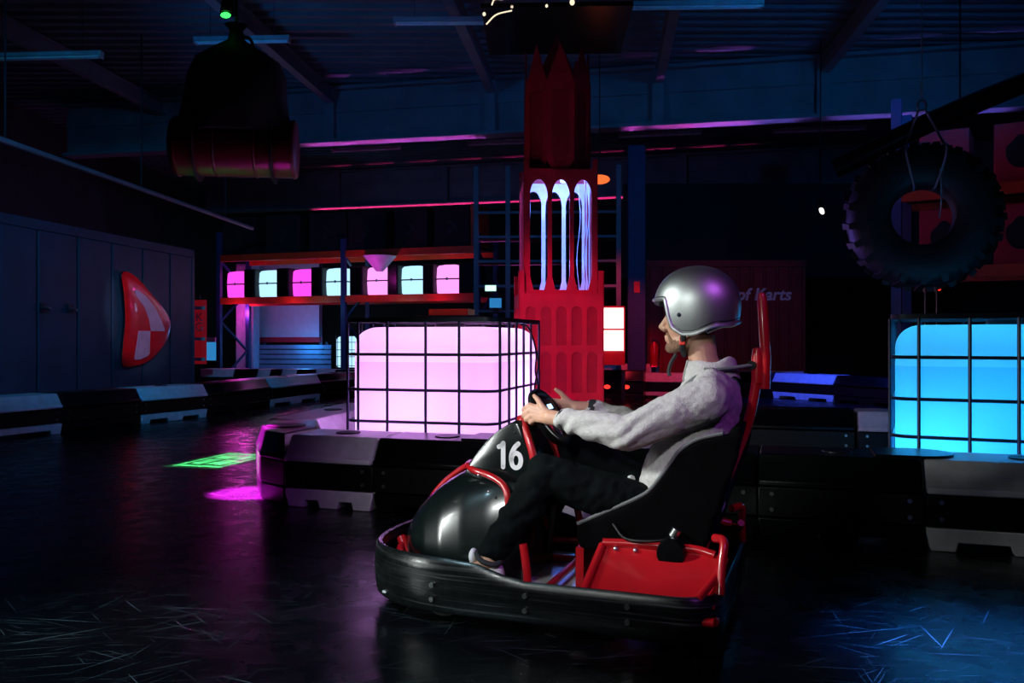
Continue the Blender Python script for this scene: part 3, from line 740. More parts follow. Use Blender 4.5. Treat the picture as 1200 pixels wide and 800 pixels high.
# crates on the top shelf
cr = [(.45, .80), (1.54, .80), (2.63, .86), (3.53, .84), (4.52, .72), (5.40, .74)]
for i, (x, wd) in enumerate(cr):
    t = thing('crate', 'dark wooden crate on the top shelf, %s of six' % ['leftmost', 'second from left', 'third from left', 'fourth from left', 'fifth from left', 'rightmost, with a faint logo'][i], 'crate', on_rack(x, .42, 2.815), rrz, 'dark crates on the top shelf')
    MB().bb(-wd/2, wd/2, -.36, .36, 0, .80).obj('body', 'crate_dark', t, bevel=.012)
    for z in (.06, .74): MB().bb(-wd/2, wd/2, -.385, -.36, z-.05, z+.05).obj('slat', 'crate_dark', t)
    mk = emblem(None, None, None, None, 0, .26, 'crate_mark', 'crate_mark', 'crate_mark', .3, parent=t)
    for o in t.children:
        if o.name.startswith('mark'): o.location = (0, -.355, .40)
t = thing('storage_box', 'red lit box end at the right end of the top shelf', 'box', on_rack(5.85, .42, 2.815), rrz)
MB().bb(-.06, .06, -.35, .35, 0, .82).obj('body', 'rack_orange', t, bevel=.01)
MB().bb(-.065, .065, -.36, .36, .70, .76).obj('lid', 'rack_orange', t)
# hanging lampshade-like cone under the top shelf
t = thing('paper_cone', 'pink lit paper cone hanging under the middle of the top shelf', 'cone', on_rack(3.92, -.1, 2.36), rrz)
MB().loft([[V((r*cos(2*pi*i/20), r*sin(2*pi*i/20), z)) for i in range(20)] for z, r in ((0, .07), (.30, .33), (.305, .30), (.02, .05))]).obj('shade', 'purple_cloth', t)
MB().cyl((0, 0, .03), (0, 0, .42), .006, 6).obj('cord', 'dark_steel', t)
lamp('shelf_lamp', 'POINT', on_rack(3.85, -.62, 2.25), None, 6.0, (1.0, .05, .75), .05)
for x, c in ((.5, (1, .05, .7)), (1.9, (1, .1, .6)), (2.6, (.1, .5, 1)), (4.5, (.2, .5, 1)), (5.2, (1, .05, .5))):
    lamp('shelf_lamp', 'POINT', on_rack(x, -.25, 1.62), None, 3.2, c, .05)

# things behind the rack
t = thing('projection_screen', 'pale projection screen in a dark red frame behind the rack', 'screen', (-6.15, 20.6, 0), R(-10))
MB().bb(0, 1.65, 0, .04, 1.05, 3.0).obj('cloth', 'panel_pale', t)
for z in (1.0, 3.0): MB().bb(-.06, 1.71, -.03, .05, z-.06, z+.06).obj('frame', 'red_board', t)
for x in (-.03, 1.68): MB().bb(x-.04, x+.04, -.03, .05, 0, 3.0).obj('stand', 'dark_steel', t)
t = thing('slatted_panel', 'blue lit low panel of horizontal slats below the pale screen', 'panel', (-5.9, 20.1, 0), R(-8))
for i in range(7): MB().bb(0, 1.75, 0, .03, .10+i*.115, .19+i*.115).obj('slat', 'slat_blue', t)
for x in (.1, 1.6): MB().bb(x, x+.06, .03, .07, 0, .95).obj('post', 'dark_steel', t)
t = thing('pink_cabinet', 'pink lit tall cabinet behind the left post of the rack', 'cabinet', (-6.35, 19.8, 0), R(-5))
MB().bb(0, .42, 0, .4, .02, 2.75).obj('body', 'purple_cloth', t, bevel=.02)
MB().bb(.03, .20, -.012, 0, .06, 2.7).obj('door', 'purple_cloth', t)
MB().bb(.22, .39, -.012, 0, .06, 2.7).obj('door', 'purple_cloth', t)
for x in (.17, .24): MB().bb(x, x+.015, -.035, -.012, 1.3, 1.5).obj('handle', 'bright_steel', t)
t = thing('drink_cooler', 'small cyan lit cooler left of the rack post', 'cooler', (-6.62, 18.9, 0), R(-10))
MB().bb(-.14, .14, 0, .3, 0, .55).obj('base', 'black_plastic', t)
MB().bb(-.12, .12, -.01, .25, .55, .95).obj('window', 'glow_screen', t)
MB().bb(-.13, .13, -.015, .26, .95, 1.05).obj('lid', 'purple_cloth', t)
lamp('rack_back_lamp', 'POINT', (-6.0, 19.3, 1.6), None, 14, (1.0, .08, .75), .08)
lamp('rack_back_lamp', 'POINT', (-4.7, 19.6, .9), None, 16, (.05, .35, 1.0), .08)

# dark steel shelving behind the tower
t = thing('steel_shelving', 'dark steel shelving with thin bars behind the tower', 'shelving', (-.62, 14.9, 0), R(-3))
for x in (0, .55, 2.45): MB().bb(x-.04, x+.04, -.03, .03, 0, 4.0).obj('upright', 'girder_paint', t)
for z in (1.50, 1.93, 2.36, 2.78, 3.2): MB().bb(0, 2.45, -.02, .02, z-.022, z+.022).obj('rail', 'girder_paint', t)
for z in (1.50, 1.93, 2.36, 2.78): MB().bb(.02, 2.43, .03, .5, z-.03, z-.01).obj('shelf', 'crate_dark', t)
# white light panel right of the tower
t = thing('light_box', 'glowing white light box of two panes in a red frame, right of the tower', 'light', (1.24, 13.9, 0), R(0))
for z in (.83, 1.19): MB().bb(0, .56, 0, .03, z, z+.33).obj('pane', 'glow_white', t)
MB().bb(-.03, .585, .02, .06, .80, 1.55).obj('frame', 'red_board', t)
MB().bb(-.03, .585, .02, .06, .60, .80).obj('apron', 'red_recess', t)
for x in (0.0, .56): MB().bb(x-.03, x+.03, .02, .06, 0, .5).obj('leg', 'dark_steel', t)
lamp('panel_lamp', 'POINT', (1.6, 13.6, .95), None, 3, (1.0, .08, .10), .05)
# column with its extinguisher
t = thing('steel_column', 'dark blue steel column between tower and far red container', 'column', (2.25, 15.6, 0), R(-4))
for y in (-.13, .13): MB().bb(-.15, .15, y-.012, y+.012, 0, 4.5).obj('flange', 'rack_blue', t)
MB().bb(-.01, .01, -.12, .12, 0, 4.5).obj('web', 'rack_blue', t)
MB().bb(-.05, .05, -.16, -.142, 1.85, 2.05).obj('sign_plate', 'banner_red', t)
MB().bb(-.2, .2, -.2, .2, 0, .02).obj('base_plate', 'rack_blue', t)
t = thing('fire_extinguisher', 'small red fire extinguisher right of the dark column', 'extinguisher', (2.55, 15.45, .52))
MB().tube([(0, 0, 0), (0, 0, .02), (0, 0, .36), (0, 0, .42), (0, 0, .45)], [.06, .075, .075, .04, .03], 16).obj('cylinder', 'red_paint', t)
MB().bb(-.05, .03, -.015, .015, .45, .49).obj('valve', 'dark_steel', t)
MB().tube(smooth_path([(.03, 0, .47), (.09, 0, .40), (.085, 0, .15)], 5), .01, 8).obj('hose', 'black_rubber', t)
MB().bb(-.06, .06, .07, .09, .05, .4).obj('bracket', 'dark_steel', t)
MB().bb(-.04, .04, .05, .09, -.52, .1).obj('stand', 'dark_steel', t)
# far red container with lettering
t = thing('shipping_container', 'dim far red container with pale lettering behind the helmet', 'container', (2.62, 16.7, 0), R(-1))
for i in range(12): MB().bb(.04+i*.25, .04+i*.25+.20, -.0, .04, .15, 2.42).obj('wall_panel', 'container_red', t, bevel=.015)
MB().bb(0, 3.06, .03, 2.4, .03, 2.50).obj('body', 'container_red', t)
MB().bb(0, 3.06, -.02, .06, 2.42, 2.54).obj('top_rail', 'container_red', t)
MB().bb(0, 3.06, -.02, .06, .0, .15).obj('bottom_rail', 'container_red', t)
me = text_mesh('of Karts', .325, .004, .008, .22, 'LEFT')
link('lettering', me, 'white_print', t, (1.70, -.006, 1.87), (pi/2, 0, 0))
struct(MB().bb(2.5, 12, 19.3, 19.5, 2.4, 4.5).obj('wall_far', 'wall_dark'))
lamp('container_wash_red', 'SPOT', (3.6, 12.5, 3.3), (4.1, 16.7, 1.5), 22, (1.0, .10, .12), .1, 55, .8)
# exit sign, blue monitor, tool cabinet with orange tray
t = thing('exit_sign', 'tiny bright green white exit light left of the tower', 'sign', (-.36, 14.5, 1.83))
MB().bb(-.09, .09, 0, .03, 0, .09).obj('lens', 'glow_exit', t)
MB().bb(-.10, .10, .03, .06, -.01, .10).obj('housing', 'lamp_housing', t)
MB().bb(-.02, .02, .05, .38, .04, .06).obj('bracket', 'dark_steel', t)
t = thing('monitor', 'small blue monitor left of the tower below the exit light', 'monitor', (-.28, 14.6, 1.52))
MB().bb(-.10, .10, 0, .02, .03, .19).obj('screen', 'glow_screen', t)
MB().bb(-.12, .12, .02, .05, .0, .21).obj('housing', 'black_plastic', t)
MB().bb(-.05, .05, .02, .30, -.03, .0).obj('foot', 'black_plastic', t)
t = thing('tool_cabinet', 'dark cabinet behind the pink tank carrying an orange tray', 'cabinet', (-1.15, 10.2, 0), R(-12))
MB().bb(0, .75, 0, .45, 0, 1.30).obj('body', 'crate_dark', t, bevel=.01)
for z in (.1, .5, .9): 
    dr = MB().bb(.03, .72, -.02, 0, z, z+.36).obj('drawer', 'crate_dark', t)
    MB().bb(.28, .47, -.045, -.02, z+.28, z+.31).obj('handle', 'dark_steel', dr)
t = thing('orange_tray', 'flat orange tray lying on the dark cabinet behind the pink tank', 'tray', (-1.0, 10.2, 1.30), R(-12))
mb = MB(); mb.bb(0, .48, .05, .38, .0, .012)
mb.obj('base', 'rack_orange', t)
for a in ((0, .48, .05, .07), (0, .48, .36, .38), (0, .02, .07, .36), (.46, .48, .07, .36)): MB().bb(*a, .012, .075).obj('side', 'rack_orange', t)
lamp('tray_lamp', 'SPOT', (-.8, 9.2, 2.4), (-.8, 10.2, 1.3), 9, (1, .25, .1), .05, 50, .6)
# wall clutter: small bright lamps
t = thing('pendant_lamp', 'orange glowing oval pendant lamp right of the tower', 'lamp', (1.28, 12.6, 3.35))
MB().ell((0, 0, 0), (.15, .15, .065), 20, 12).obj('shade', 'glow_orange', t)
MB().cyl((0, 0, .06), (0, 0, 2.16), .008, 8).obj('cord', 'black_rubber', t)
t = thing('spot_lamp', 'tiny bright white spotlight left of the hanging tyre', 'lamp', (4.6, 12.8, 2.92))
MB().ell((0, 0, 0), (.035, .03, .055), 12, 8, Matrix.Rotation(R(-25), 3, 'Y')).obj('bulb', 'glow_white', t)
MB().tube([(0, .03, .04), (0, .05, .16)], [.05, .03], 12).obj('housing', 'black_plastic', t)
MB().cyl((0, .05, .16), (0, .05, 2.6), .01, 8).obj('cord', 'black_rubber', t)
# glossy dark plate under the roof; glowing strands and beads added for its glints
t = thing('black_panel', 'black suspended panel under the roof above the tower tip', 'panel', (.6, 9.6, 4.72), R(-2))
MB().bb(-.95, .75, 0, 1.6, 0, .05).obj('board', 'black_gloss', t)
for x in (-.8, .6): MB().cyl((x, .8, .05), (x, .8, .78), .01, 6).obj('hanger', 'dark_steel', t)
sparks = [((.00, 9.4, 4.60), (-.28, 9.4, 4.45)), ((-.10, 9.4, 4.72), (-.22, 9.4, 4.66))]
for i, (a, b) in enumerate(sparks):
    mid = ((V(a)+V(b))/2)+V((-.03, 0, .03))
    t = thing('light_strand', ['curved warm light strand under the roof left of the tower tip', 'short warm light strand at the top edge of the picture'][i], 'light', a)
    MB().tube([V(p)-V(a) for p in smooth_path([a, mid, b], 6)], .008, 8).obj('strand', 'glow_warm', t)
    MB().cyl((0, 0, 0), (0, 0, 5.52-a[2]), .003, 6).obj('cord', 'dark_steel', t)
for i, (x, z, r) in enumerate([(.66, 4.71, .028), (-.305, 4.58, .018), (.38, 4.67, .015), (.87, 4.76, .013), (-.0, 4.66, .014)]):
    t = thing('fairy_light', ['brightest tiny white bulb right of the tower tip', 'tiny warm bulb left of the curved light strand', 'tiny bulb just above the tower tip', 'faint tiny bulb farthest right above the tower', 'tiny bulb at the end of the curved light strand'][i], 'light', (x, 9.45, z), 0, 'tiny bulbs above the tower tip')
    MB().ell((0, 0, 0), (r, r, r*1.2), 10, 8).obj('bulb', 'glow_warm', t)  # glowing bead added for a sparkle on the dark panel
    MB().cyl((0, 0, r), (0, 0, 5.52-z), .003, 6).obj('cord', 'dark_steel', t)

# ------------------------------------------------------------------ hanging sack with drum (left) and tyre (right)
t = thing('hanging_sack', 'dark tarpaulin sack hanging from the roof around a red drum', 'sack', (-1.95, 6.1, 2.16), R(8))
rgs = []
for z, rx, ry in ((.30, .36, .26), (.42, .375, .29), (.58, .35, .28), (.72, .34, .27), (.82, .29, .22), (.90, .17, .14), (.97, .06, .05), (1.04, .045, .04), (1.08, .08, .07)):
    rgs.append([V((rx*cos(a)*(1+.03*sin(5*a+z*9)), ry*sin(a)*(1+.04*cos(7*a+z*5)), z)) for a in [2*pi*i/40 for i in range(40)]])
MB().loft(rgs).obj('tarpaulin', 'tarp', t, sharp=60)
MB().tube(smooth_path([(.0, 0, 1.0), (.10, -.05, .97), (.13, -.08, .86), (.09, -.1, .84), (.05, -.06, .95)], 5), .012, 8).obj('rope_loop', 'tarp', t)
MB().cyl((0, 0, 1.05), (0, 0, 3.35), .012, 8).obj('rope', 'tarp', t)
dm = []
for x, r in ((-.42, .19), (-.41, .205), (-.39, .21), (-.385, .20), (-.14, .20), (-.13, .208), (-.12, .20), (.13, .20), (.14, .208), (.15, .20), (.385, .20), (.39, .21), (.41, .205), (.42, .19)):
    dm.append([V((x, r*cos(a), .21+r*sin(a))) for a in [2*pi*i/36 for i in range(36)]])
dr = MB().loft(dm).obj('drum', 'drum_red', t)
MB().loft([[V((x, r*cos(2*pi*i/36), .21+r*sin(2*pi*i/36))) for i in range(36)] for x, r in ((-.425, .19), (-.435, .16), (-.43, .02))]).obj('drum_lid', 'tarp', dr)
for x in (-.26, .26):
    MB().tube([V((x, .225*cos(a), .21+.225*sin(a))) for a in [2*pi*i/30 for i in range(30)]], .012, 6, closed=True, flat=2).obj('sling_strap', 'tarp', t)
t = thing('green_lamp', 'small bright green lamp hanging just above the dark sack', 'lamp', (-2.0, 6.05, 3.28))
MB().ell((0, -.03, 0), (.036, .02, .02), 14, 8).obj('lens', 'glow_green', t)
MB().tube([(0, .0, .02), (0, .02, .14)], [.05, .04], 14).obj('housing', 'black_plastic', t)
MB().cyl((0, .02, .12), (0, .02, 2.24), .01, 6).obj('cord', 'black_rubber', t)

ty = thing('tractor_tyre', 'large dark tractor tyre hanging on ropes above the blue tank', 'tyre', (3.09, 6.5, 1.40), R(-20))
prof = [(.22, .12), (.25, .16), (.36, .18), (.46, .17), (.52, .12), (.535, 0), (.52, -.12), (.46, -.17), (.36, -.18), (.25, -.16), (.22, -.12), (.235, 0)]
MB().loft([[V((r*cos(a), y, .54+r*sin(a))) for r, y in prof] for a in [2*pi*i/56 for i in range(56)]], closed=True).obj('casing', 'tyre', ty, sharp=50)
lug = MB()
lug.add([V((-.025, -.18, .455)), V((.025, -.18, .455)), V((.060, .0, .52)), (.0, .0, .52), V((-.02, -.165, .52)), V((.02, -.165, .52)), V((.055, .0, .56)), V((.005, .0, .56))],
        [(0, 1, 2, 3), (4, 7, 6, 5), (0, 4, 5, 1), (1, 5, 6, 2), (2, 6, 7, 3), (3, 7, 4, 0)])
lme = lug.mesh('tread_lug')
lug2 = MB(); lug2.add([V((p[0]+.07, -p[1], p[2])) for p in lug.v], lug.f); lme2 = lug2.mesh('tread_lug')
for i in range(22):
    for m_ in (lme, lme2):
        o = link('tread_lug', m_, 'tyre', ty, (0, 0, .54), (0, 2*pi*i/22, 0))
for dx in (-.10, .12):
    pts = smooth_path([(dx*.2, 0, 1.35), (dx, -.05, 1.12), (dx*1.2, -.20, .98), (dx*.7, -.17, .76), (dx*.6, 0, .74)], 6)
    MB().tube(pts, .009, 8).obj('rope', 'rope', ty)
MB().tube([V((.03*cos(a), 0, 1.38+.04*sin(a))) for a in [2*pi*i/16 for i in range(16)]], .008, 6, closed=True).obj('hook', 'bright_steel', ty)
MB().cyl((0, 0, 1.42), (0, 0, 4.095), .006, 6).obj('rope', 'rope', ty)
MB().tube(smooth_path([(.10, -.21, .86), (.11, -.21, .66), (.095, -.21, .50)], 5), .006, 6).obj('rope', 'rope', ty)
# violet lamp that rims the tyre, out on the left
lamp('tyre_rim_spot', 'SPOT', (0.9, 8.2, 1.4), (2.75, 6.6, 1.85), 100, (.25, .15, 1.0), .1, 22, .8)

# red rack behind the tyre with marked crates
rk2 = thing('kart_rack', 'dim red rack behind the hanging tyre', 'rack', (4.15, 9.3, 0), R(-32))
for x in (0, 2.1, 4.2):
    for y in (0, .8): MB().bb(x-.05, x+.05, y-.04, y+.04, 0, 3.6).obj('upright', 'rack_blue', rk2)
for z in (1.72, 2.55):
    for y in (0, .8): MB().bb(.0, 4.2, y-.03, y+.03, z-.06, z+.06).obj('beam', 'rack_orange', rk2)
    MB().bb(0.02, 4.18, .03, .77, z+.02, z+.06).obj('shelf_board', 'crate_dark', rk2)
rr_ = R(-32)
for j, z in enumerate((1.785, 2.615)):
    for i, x in enumerate((.45, 1.15, 1.75, 2.45, 3.15, 3.8)):
        lab = 'dim red crate, %s shelf behind the hanging tyre, %s in its row' % (('lower', 'upper')[j], ('leftmost', 'second from left', 'third from left', 'third from right', 'second from right', 'rightmost')[i])
        px, py = 4.15+cos(rr_)*x-sin(rr_)*.4, 9.3+sin(rr_)*x+cos(rr_)*.4
        t = thing('crate', lab, 'crate', (px, py, z), rr_, 'red crates on the rack behind the tyre')
        MB().bb(-.24, .24, -.3, .3, 0, .62).obj('body', 'red_board', t, bevel=.01)
        MB().prism([(.11*cos(a)*(1.2 if abs(a-pi/2) > 1.2 else .8), .32+.17*sin(a)) for a in [2*pi*q/18 for q in range(18)]], lambda x, z: (x, -.30, z), lambda x, z: (x, -.306, z)).obj('cut_out', 'crate_dark', t)
for i, x in enumerate((3.52, 3.62)):
    t = thing('indicator_lamp', ['left one of two tiny red lights above the blue tank', 'right one of two tiny red lights above the blue tank'][i], 'light', (x, 7.3, 1.44), 0, 'tiny red lights')
    MB().ell((0, 0, 0), (.012, .01, .012), 10, 6).obj('lens', 'glow_red', t)
    MB().bb(-.02, .02, .008, .05, -.02, .02).obj('housing', 'black_plastic', t)
    MB().bb(-.01, .01, .02, .04, -1.44, -.02).obj('stem', 'black_plastic', t)

# ------------------------------------------------------------------ the kart   (local: x forward, y towards the camera side, z up)
KF = V((-.94, .342)).normalized(); KRZ = atan2(KF.y, KF.x); KP = (.80, 3.17, 0)
kart = thing('go_kart', 'black and red electric go-kart with number 16, carrying the driver', 'kart', KP, KRZ)
def outline(off=0.0, n=20):
    """closed plan outline of the bumper, near rear corner first, counter-clockwise seen from above reversed"""
    pts = []; hw_ = .5+off; xf = 1.37+off; xs_ = .80; rx = -.02-off; rc = .13
    for i in range(7):
        a = R(-90-90*i/6); pts.append((rx+rc+rc*cos(a), -(hw_-rc)+rc*sin(a)))
    pts = pts[::-1]
    # from rear corner (far side, y<0) ... build full loop: far rear -> far side -> front -> near side -> near rear
    loop = []
    for i in range(7):
        a = R(180+90*i/6); loop.append((rx+rc+rc*cos(a), -(hw_-rc)+rc*sin(a)))
    for i in range(1, 8): loop.append((rx+rc+(xs_-rx-rc)*i/8, -hw_))
    e = 2.5
    for i in range(n+1):
        a = -pi/2+pi*i/n
        c_, s_ = cos(a), sin(a)
        loop.append((xs_+(xf-xs_)*abs(c_)**(2/e), hw_*abs(s_)**(2/e)*(1 if s_ > 0 else -1)))
    for i in range(7, 0, -1): loop.append((rx+rc+(xs_-rx-rc)*i/8, hw_))
    for i in range(7):
        a = R(90+90*i/6); loop.append((rx+rc+rc*cos(a), (hw_-rc)+rc*sin(a)))
    for i in range(1, 6): loop.append((rx, (hw_-rc)*(1-2*i/6)))
    return loop
def ss(a, b, x): t = max(0, min(1, (x-a)/(b-a))); return t*t*(3-2*t)
def ztop(x): return .198+.052*ss(.62, .86, x)-.012*ss(1.1, 1.37, x)
def zbot(x): return .045+.012*ss(.25, .45, x)-.005*ss(.9, 1.1, x)
o0 = outline(0); o1 = outline(-.022)
bp = MB()
def ringset(f): return [f(i) for i in range(len(o0))]
secs = []
for i in range(len(o0)):
    (x, y), (xi, yi) = o0[i], o1[i]; zt, zb = ztop(x), zbot(x)
    nx, ny = x-xi, y-yi
    secs.append([V((xi, yi, zb)), V((x-nx*.3, y-ny*.3, zb)), V((x, y, zb+.012)), V((x+nx*.25, y+ny*.25, zb+(zt-zb)*.35)), V((x+nx*.25, y+ny*.25, zb+(zt-zb)*.7)), V((x, y, zt-.01)), V((x-nx*.4, y-ny*.4, zt)), V((xi, yi, zt-.004))])
bp.loft(secs, closed=True)
bumper = bp.obj('bumper', 'bumper_rubber', kart, sharp=50)
bm_ = MB().cyl((0, 0, 0), (0, .008, 0), .009, 12).mesh('bolt')
for x in (.97, .62, .27):
    yy = .508 if x < .8 else .498
    for z in (.105, .155): link('bolt', bm_, 'bright_steel', bumper, (x, yy, z), (0, 0, -.10 if x > .9 else 0))
# floor pan and frame
MB().bb(.40, 1.22, -.40, .40, .075, .083).obj('floor_pan', 'aluminium', kart)
fr = []
def kt(name, pts, r=.016, n=10, sm=True, m='red_paint', nn=12):
    return MB().tube(smooth_path(pts, n) if sm else pts, r, nn).obj(name, m, kart)
for s in (1, -1):
    kt('side_rail', [(.0, s*.47, .12), (.45, s*.47, .12), (.85, s*.44, .12), (1.12, s*.30, .12), (1.25, s*.10, .12)], .016)
    kt('inner_rail', [(.05, s*.23, .10), (.5, s*.23, .10), (1.15, s*.20, .10)], .016)
    kt('tray_rail', [(.02, s*.27, .285), (.10, s*.26, .298), (.30, s*.26, .300), (.41, s*.27, .298)], .016)
    kt('tray_edge', [(.41, s*.28, .292), (.43, s*.46, .18)], .013)
    kt('rear_hoop', [(.05, s*.47, .19), (-.0, s*.36, .25), (-.015, s*.30, .285)], .014)
    kt('rear_post', [(-.01, s*.40, .19), (-.012, s*.36, .28), (-.014, s*.32, .345), (.02, s*.27, .345)], .015)
    kt('front_post', [(.66, s*.36, .11), (.665, s*.36, .20), (.68, s*.355, .29)], .015)
    # sloping red side tray
    tr = MB(); tr.loft([[V((-.0, s*.455, .165)), V((.43, s*.455, .165)), V((.41, s*.27, .288)), (.0, s*.27, .288)], [V((-.0, s*.455, .159)), V((.43, s*.455, .159)), V((.41, s*.27, .282)), V((.0, s*.27, .282))]])
    ty_ = tr.obj('side_tray', 'red_paint', kart)
    for x in (.36, .29):
        MB().ell((x, s*.285, .284), (.010, .010, .008), 10, 6).obj('bolt', 'bright_steel', ty_)
kt('cross_tube', [(.44, -.46, .12), (.44, .46, .12)], .014, sm=False)
kt('cross_tube', [(.62, -.46, .115), (.62, .46, .115)], .014, sm=False)
kt('cross_tube', [(.0, -.46, .12), (.0, .46, .12)], .014, sm=False)
kt('front_loop', [(1.20, -.22, .12), (1.29, -.12, .17), (1.305, 0, .18), (1.29, .12, .17), (1.20, .22, .12)], .015)
kt('tow_lug', [(1.26, .10, .13), (1.315, .06, .20)], .02, sm=False)
MB().bb(.50, .53, -.20, .20, .10, .255).obj('seat_bracket', 'red_paint', kart)
# wheels
for x, s in ((.14, 1), (.14, -1), (.98, 1), (.98, -1)):
    r = .085 if x < .5 else .095; y0 = .345 if x < .5 else .335; wd = .075 if x < .5 else .055
    rot_ = [(wd, r-.03), (wd*.9, r-.008), (wd*.5, r), (-wd*.5, r), (-wd*.9, r-.008), (-wd, r-.03), (-wd, .06), (wd, .06)]
    whl = MB().loft([[V((x+q*cos(a), s*y0+d, r+.002+q*sin(a))) for d, q in rot_] for a in [2*pi*i/28 for i in range(28)]], closed=True).obj('wheel', 'tyre', kart)
    MB().cyl((x, s*y0-wd*.8, r+.002), (x, s*y0+wd*.8, r+.002), .062, 20).obj('rim', 'dark_steel', whl)
MB().cyl((.14, -.30, .087), (.14, .30, .087), .018, 12).obj('rear_axle', 'dark_steel', kart)
MB().cyl((.98, -.31, .097), (.98, .31, .097), .014, 12).obj('front_axle', 'dark_steel', kart)
# motor behind the seat
mo = MB().loft([[V((.165+r*cos(a), y, .285+r*1.05*sin(a))) for a in [2*pi*i/24 for i in range(24)]] for y, r in ((.20, .05), (.30, .05), (.31, .046), (.312, .01))]).obj('motor', 'black_plastic', kart)
MB().cyl((.165, .25, .335), (.15, .25, .36), .018, 10).obj('terminal', 'bright_steel', mo)
MB().bb(.175, .20, .312, .316, .235, .241).obj('status_light', 'glow_green', mo)
kt('cable', [(.17, .28, .33), (.25, .29, .32), (.33, .27, .32), (.38, .24, .36)], .006, m='black_rubber', nn=8)
# seat
st = MB()
side = [(.52, .300), (.515, .345), (.42, .392), (.315, .443), (.255, .480), (.215, .527), (.175, .585), (.14, .632), (.08, .672), (-.005, .695), (-.065, .70), (-.055, .62), (.0, .46), (.045, .33), (.08, .27), (.16, .245), (.50, .262)]
for s in (1, -1):
    st.prism(side, lambda x, z: (x, s*(.205+.03*ss(.3, .7, z)), z), lambda x, z: (x, s*(.235+.03*ss(.3, .7, z)), z))
back = [(-.065, .72), (-.03, .72), (.08, .33), (.17, .285), (.51, .30), (.51, .262), (.16, .245), (.075, .27), (.04, .33)]
st.prism(back, lambda x, z: (x, -.235, z), lambda x, z: (x, .235, z))
seat = remesh(st, 'seat', 'seat_black', .009, 3, kart)
MB().tube(smooth_path([(x, .228+.03*ss(.3, .7, z), z+.004) for x, z in side[1:10]], 5), .007, 8).obj('piping', 'strap_grey', seat)
MB().tube(smooth_path([(x, -.228-.03*ss(.3, .7, z), z+.004) for x, z in side[1:10]], 5), .007, 8).obj('piping', 'strap_grey', seat)
# back bar
bar = MB().tube(smooth_path([(.10, .02, .20), (.095, .02, .24), (.02, .0, .48), (-.055, .0, .68), (-.085, 0, .80), (-.100, 0, .90), (-.104, 0, .95)], 6), .0185, 14).obj('back_bar', 'red_paint', kart)
MB().tube([(-.125, 0, .84), (-.128, 0, .95), (-.115, .0, 1.17), (-.113, 0, 1.185), (-.112, 0, 1.19)], [.0185, .0185, .0175, .012, .002], 14).obj('head_bar', 'red_paint', bar)
MB().tube([(-.100, 0, .86), (-.10, 0, .955), (-.10, 0, .985), (-.10, 0, .99)], [.022, .023, .016, .004], 14).obj('clamp_sleeve', 'red_paint', bar)
MB().cyl((-.08, -.03, .925), (-.08, .03, .925), .016, 14).obj('strap_anchor', 'black_rubber', bar)
MB().loft([[V((x, y, z)) for x, y, z in ((.075, .0, .20), (.135, .0, .19), (.135, .04, .19), (.075, .04, .20))], [V((x, y, z)) for x, y, z in ((.08, .0, .32), (.10, .0, .32), (.10, .04, .32), (.08, .04, .32))]]).obj('gusset', 'red_paint', bar)
# nose: lower dome
def interp(tab, x):
    for i in range(len(tab)-1):
        if tab[i][0] <= x <= tab[i+1][0]:
            k = (x-tab[i][0])/(tab[i+1][0]-tab[i][0]); k2 = k
            return tab[i][1]+(tab[i+1][1]-tab[i][1])*k2
    return tab[0][1] if x < tab[0][0] else tab[-1][1]
hp = smooth_path([(.78, 0, .555), (.90, 0, .535), (1.02, 0, .498), (1.10, 0, .455), (1.18, 0, .395), (1.245, 0, .325), (1.29, 0, .25), (1.318, 0, .17), (1.330, 0, .10)], 6)
wp = [(.78, .20), (.90, .225), (1.0, .235), (1.1, .225), (1.18, .20), (1.25, .155), (1.295, .105), (1.32, .06), (1.33, .02)]
dm = []
for p in hp:
    wv = interp(wp, p.x); zb = .095; rgn = []
    for i in range(33):
        a = pi*i/32; e = 2.35
        rgn.append(V((p.x-.04*(1-sin(a)), wv*abs(cos(a))**(2/e)*(1 if cos(a) > 0 else -1), zb+(p.z-zb)*abs(sin(a))**(2/e))))
    dm.append(rgn)
nose = MB().loft(dm).obj('nose_cone', 'black_gloss', kart, sharp=60)
for x, z in ((.925, .505), (.86, .455)): MB().ell((x, .175 if x > .9 else .235, z-.01), (.006, .006, .006), 8, 6).obj('rivet', 'bright_steel', nose)
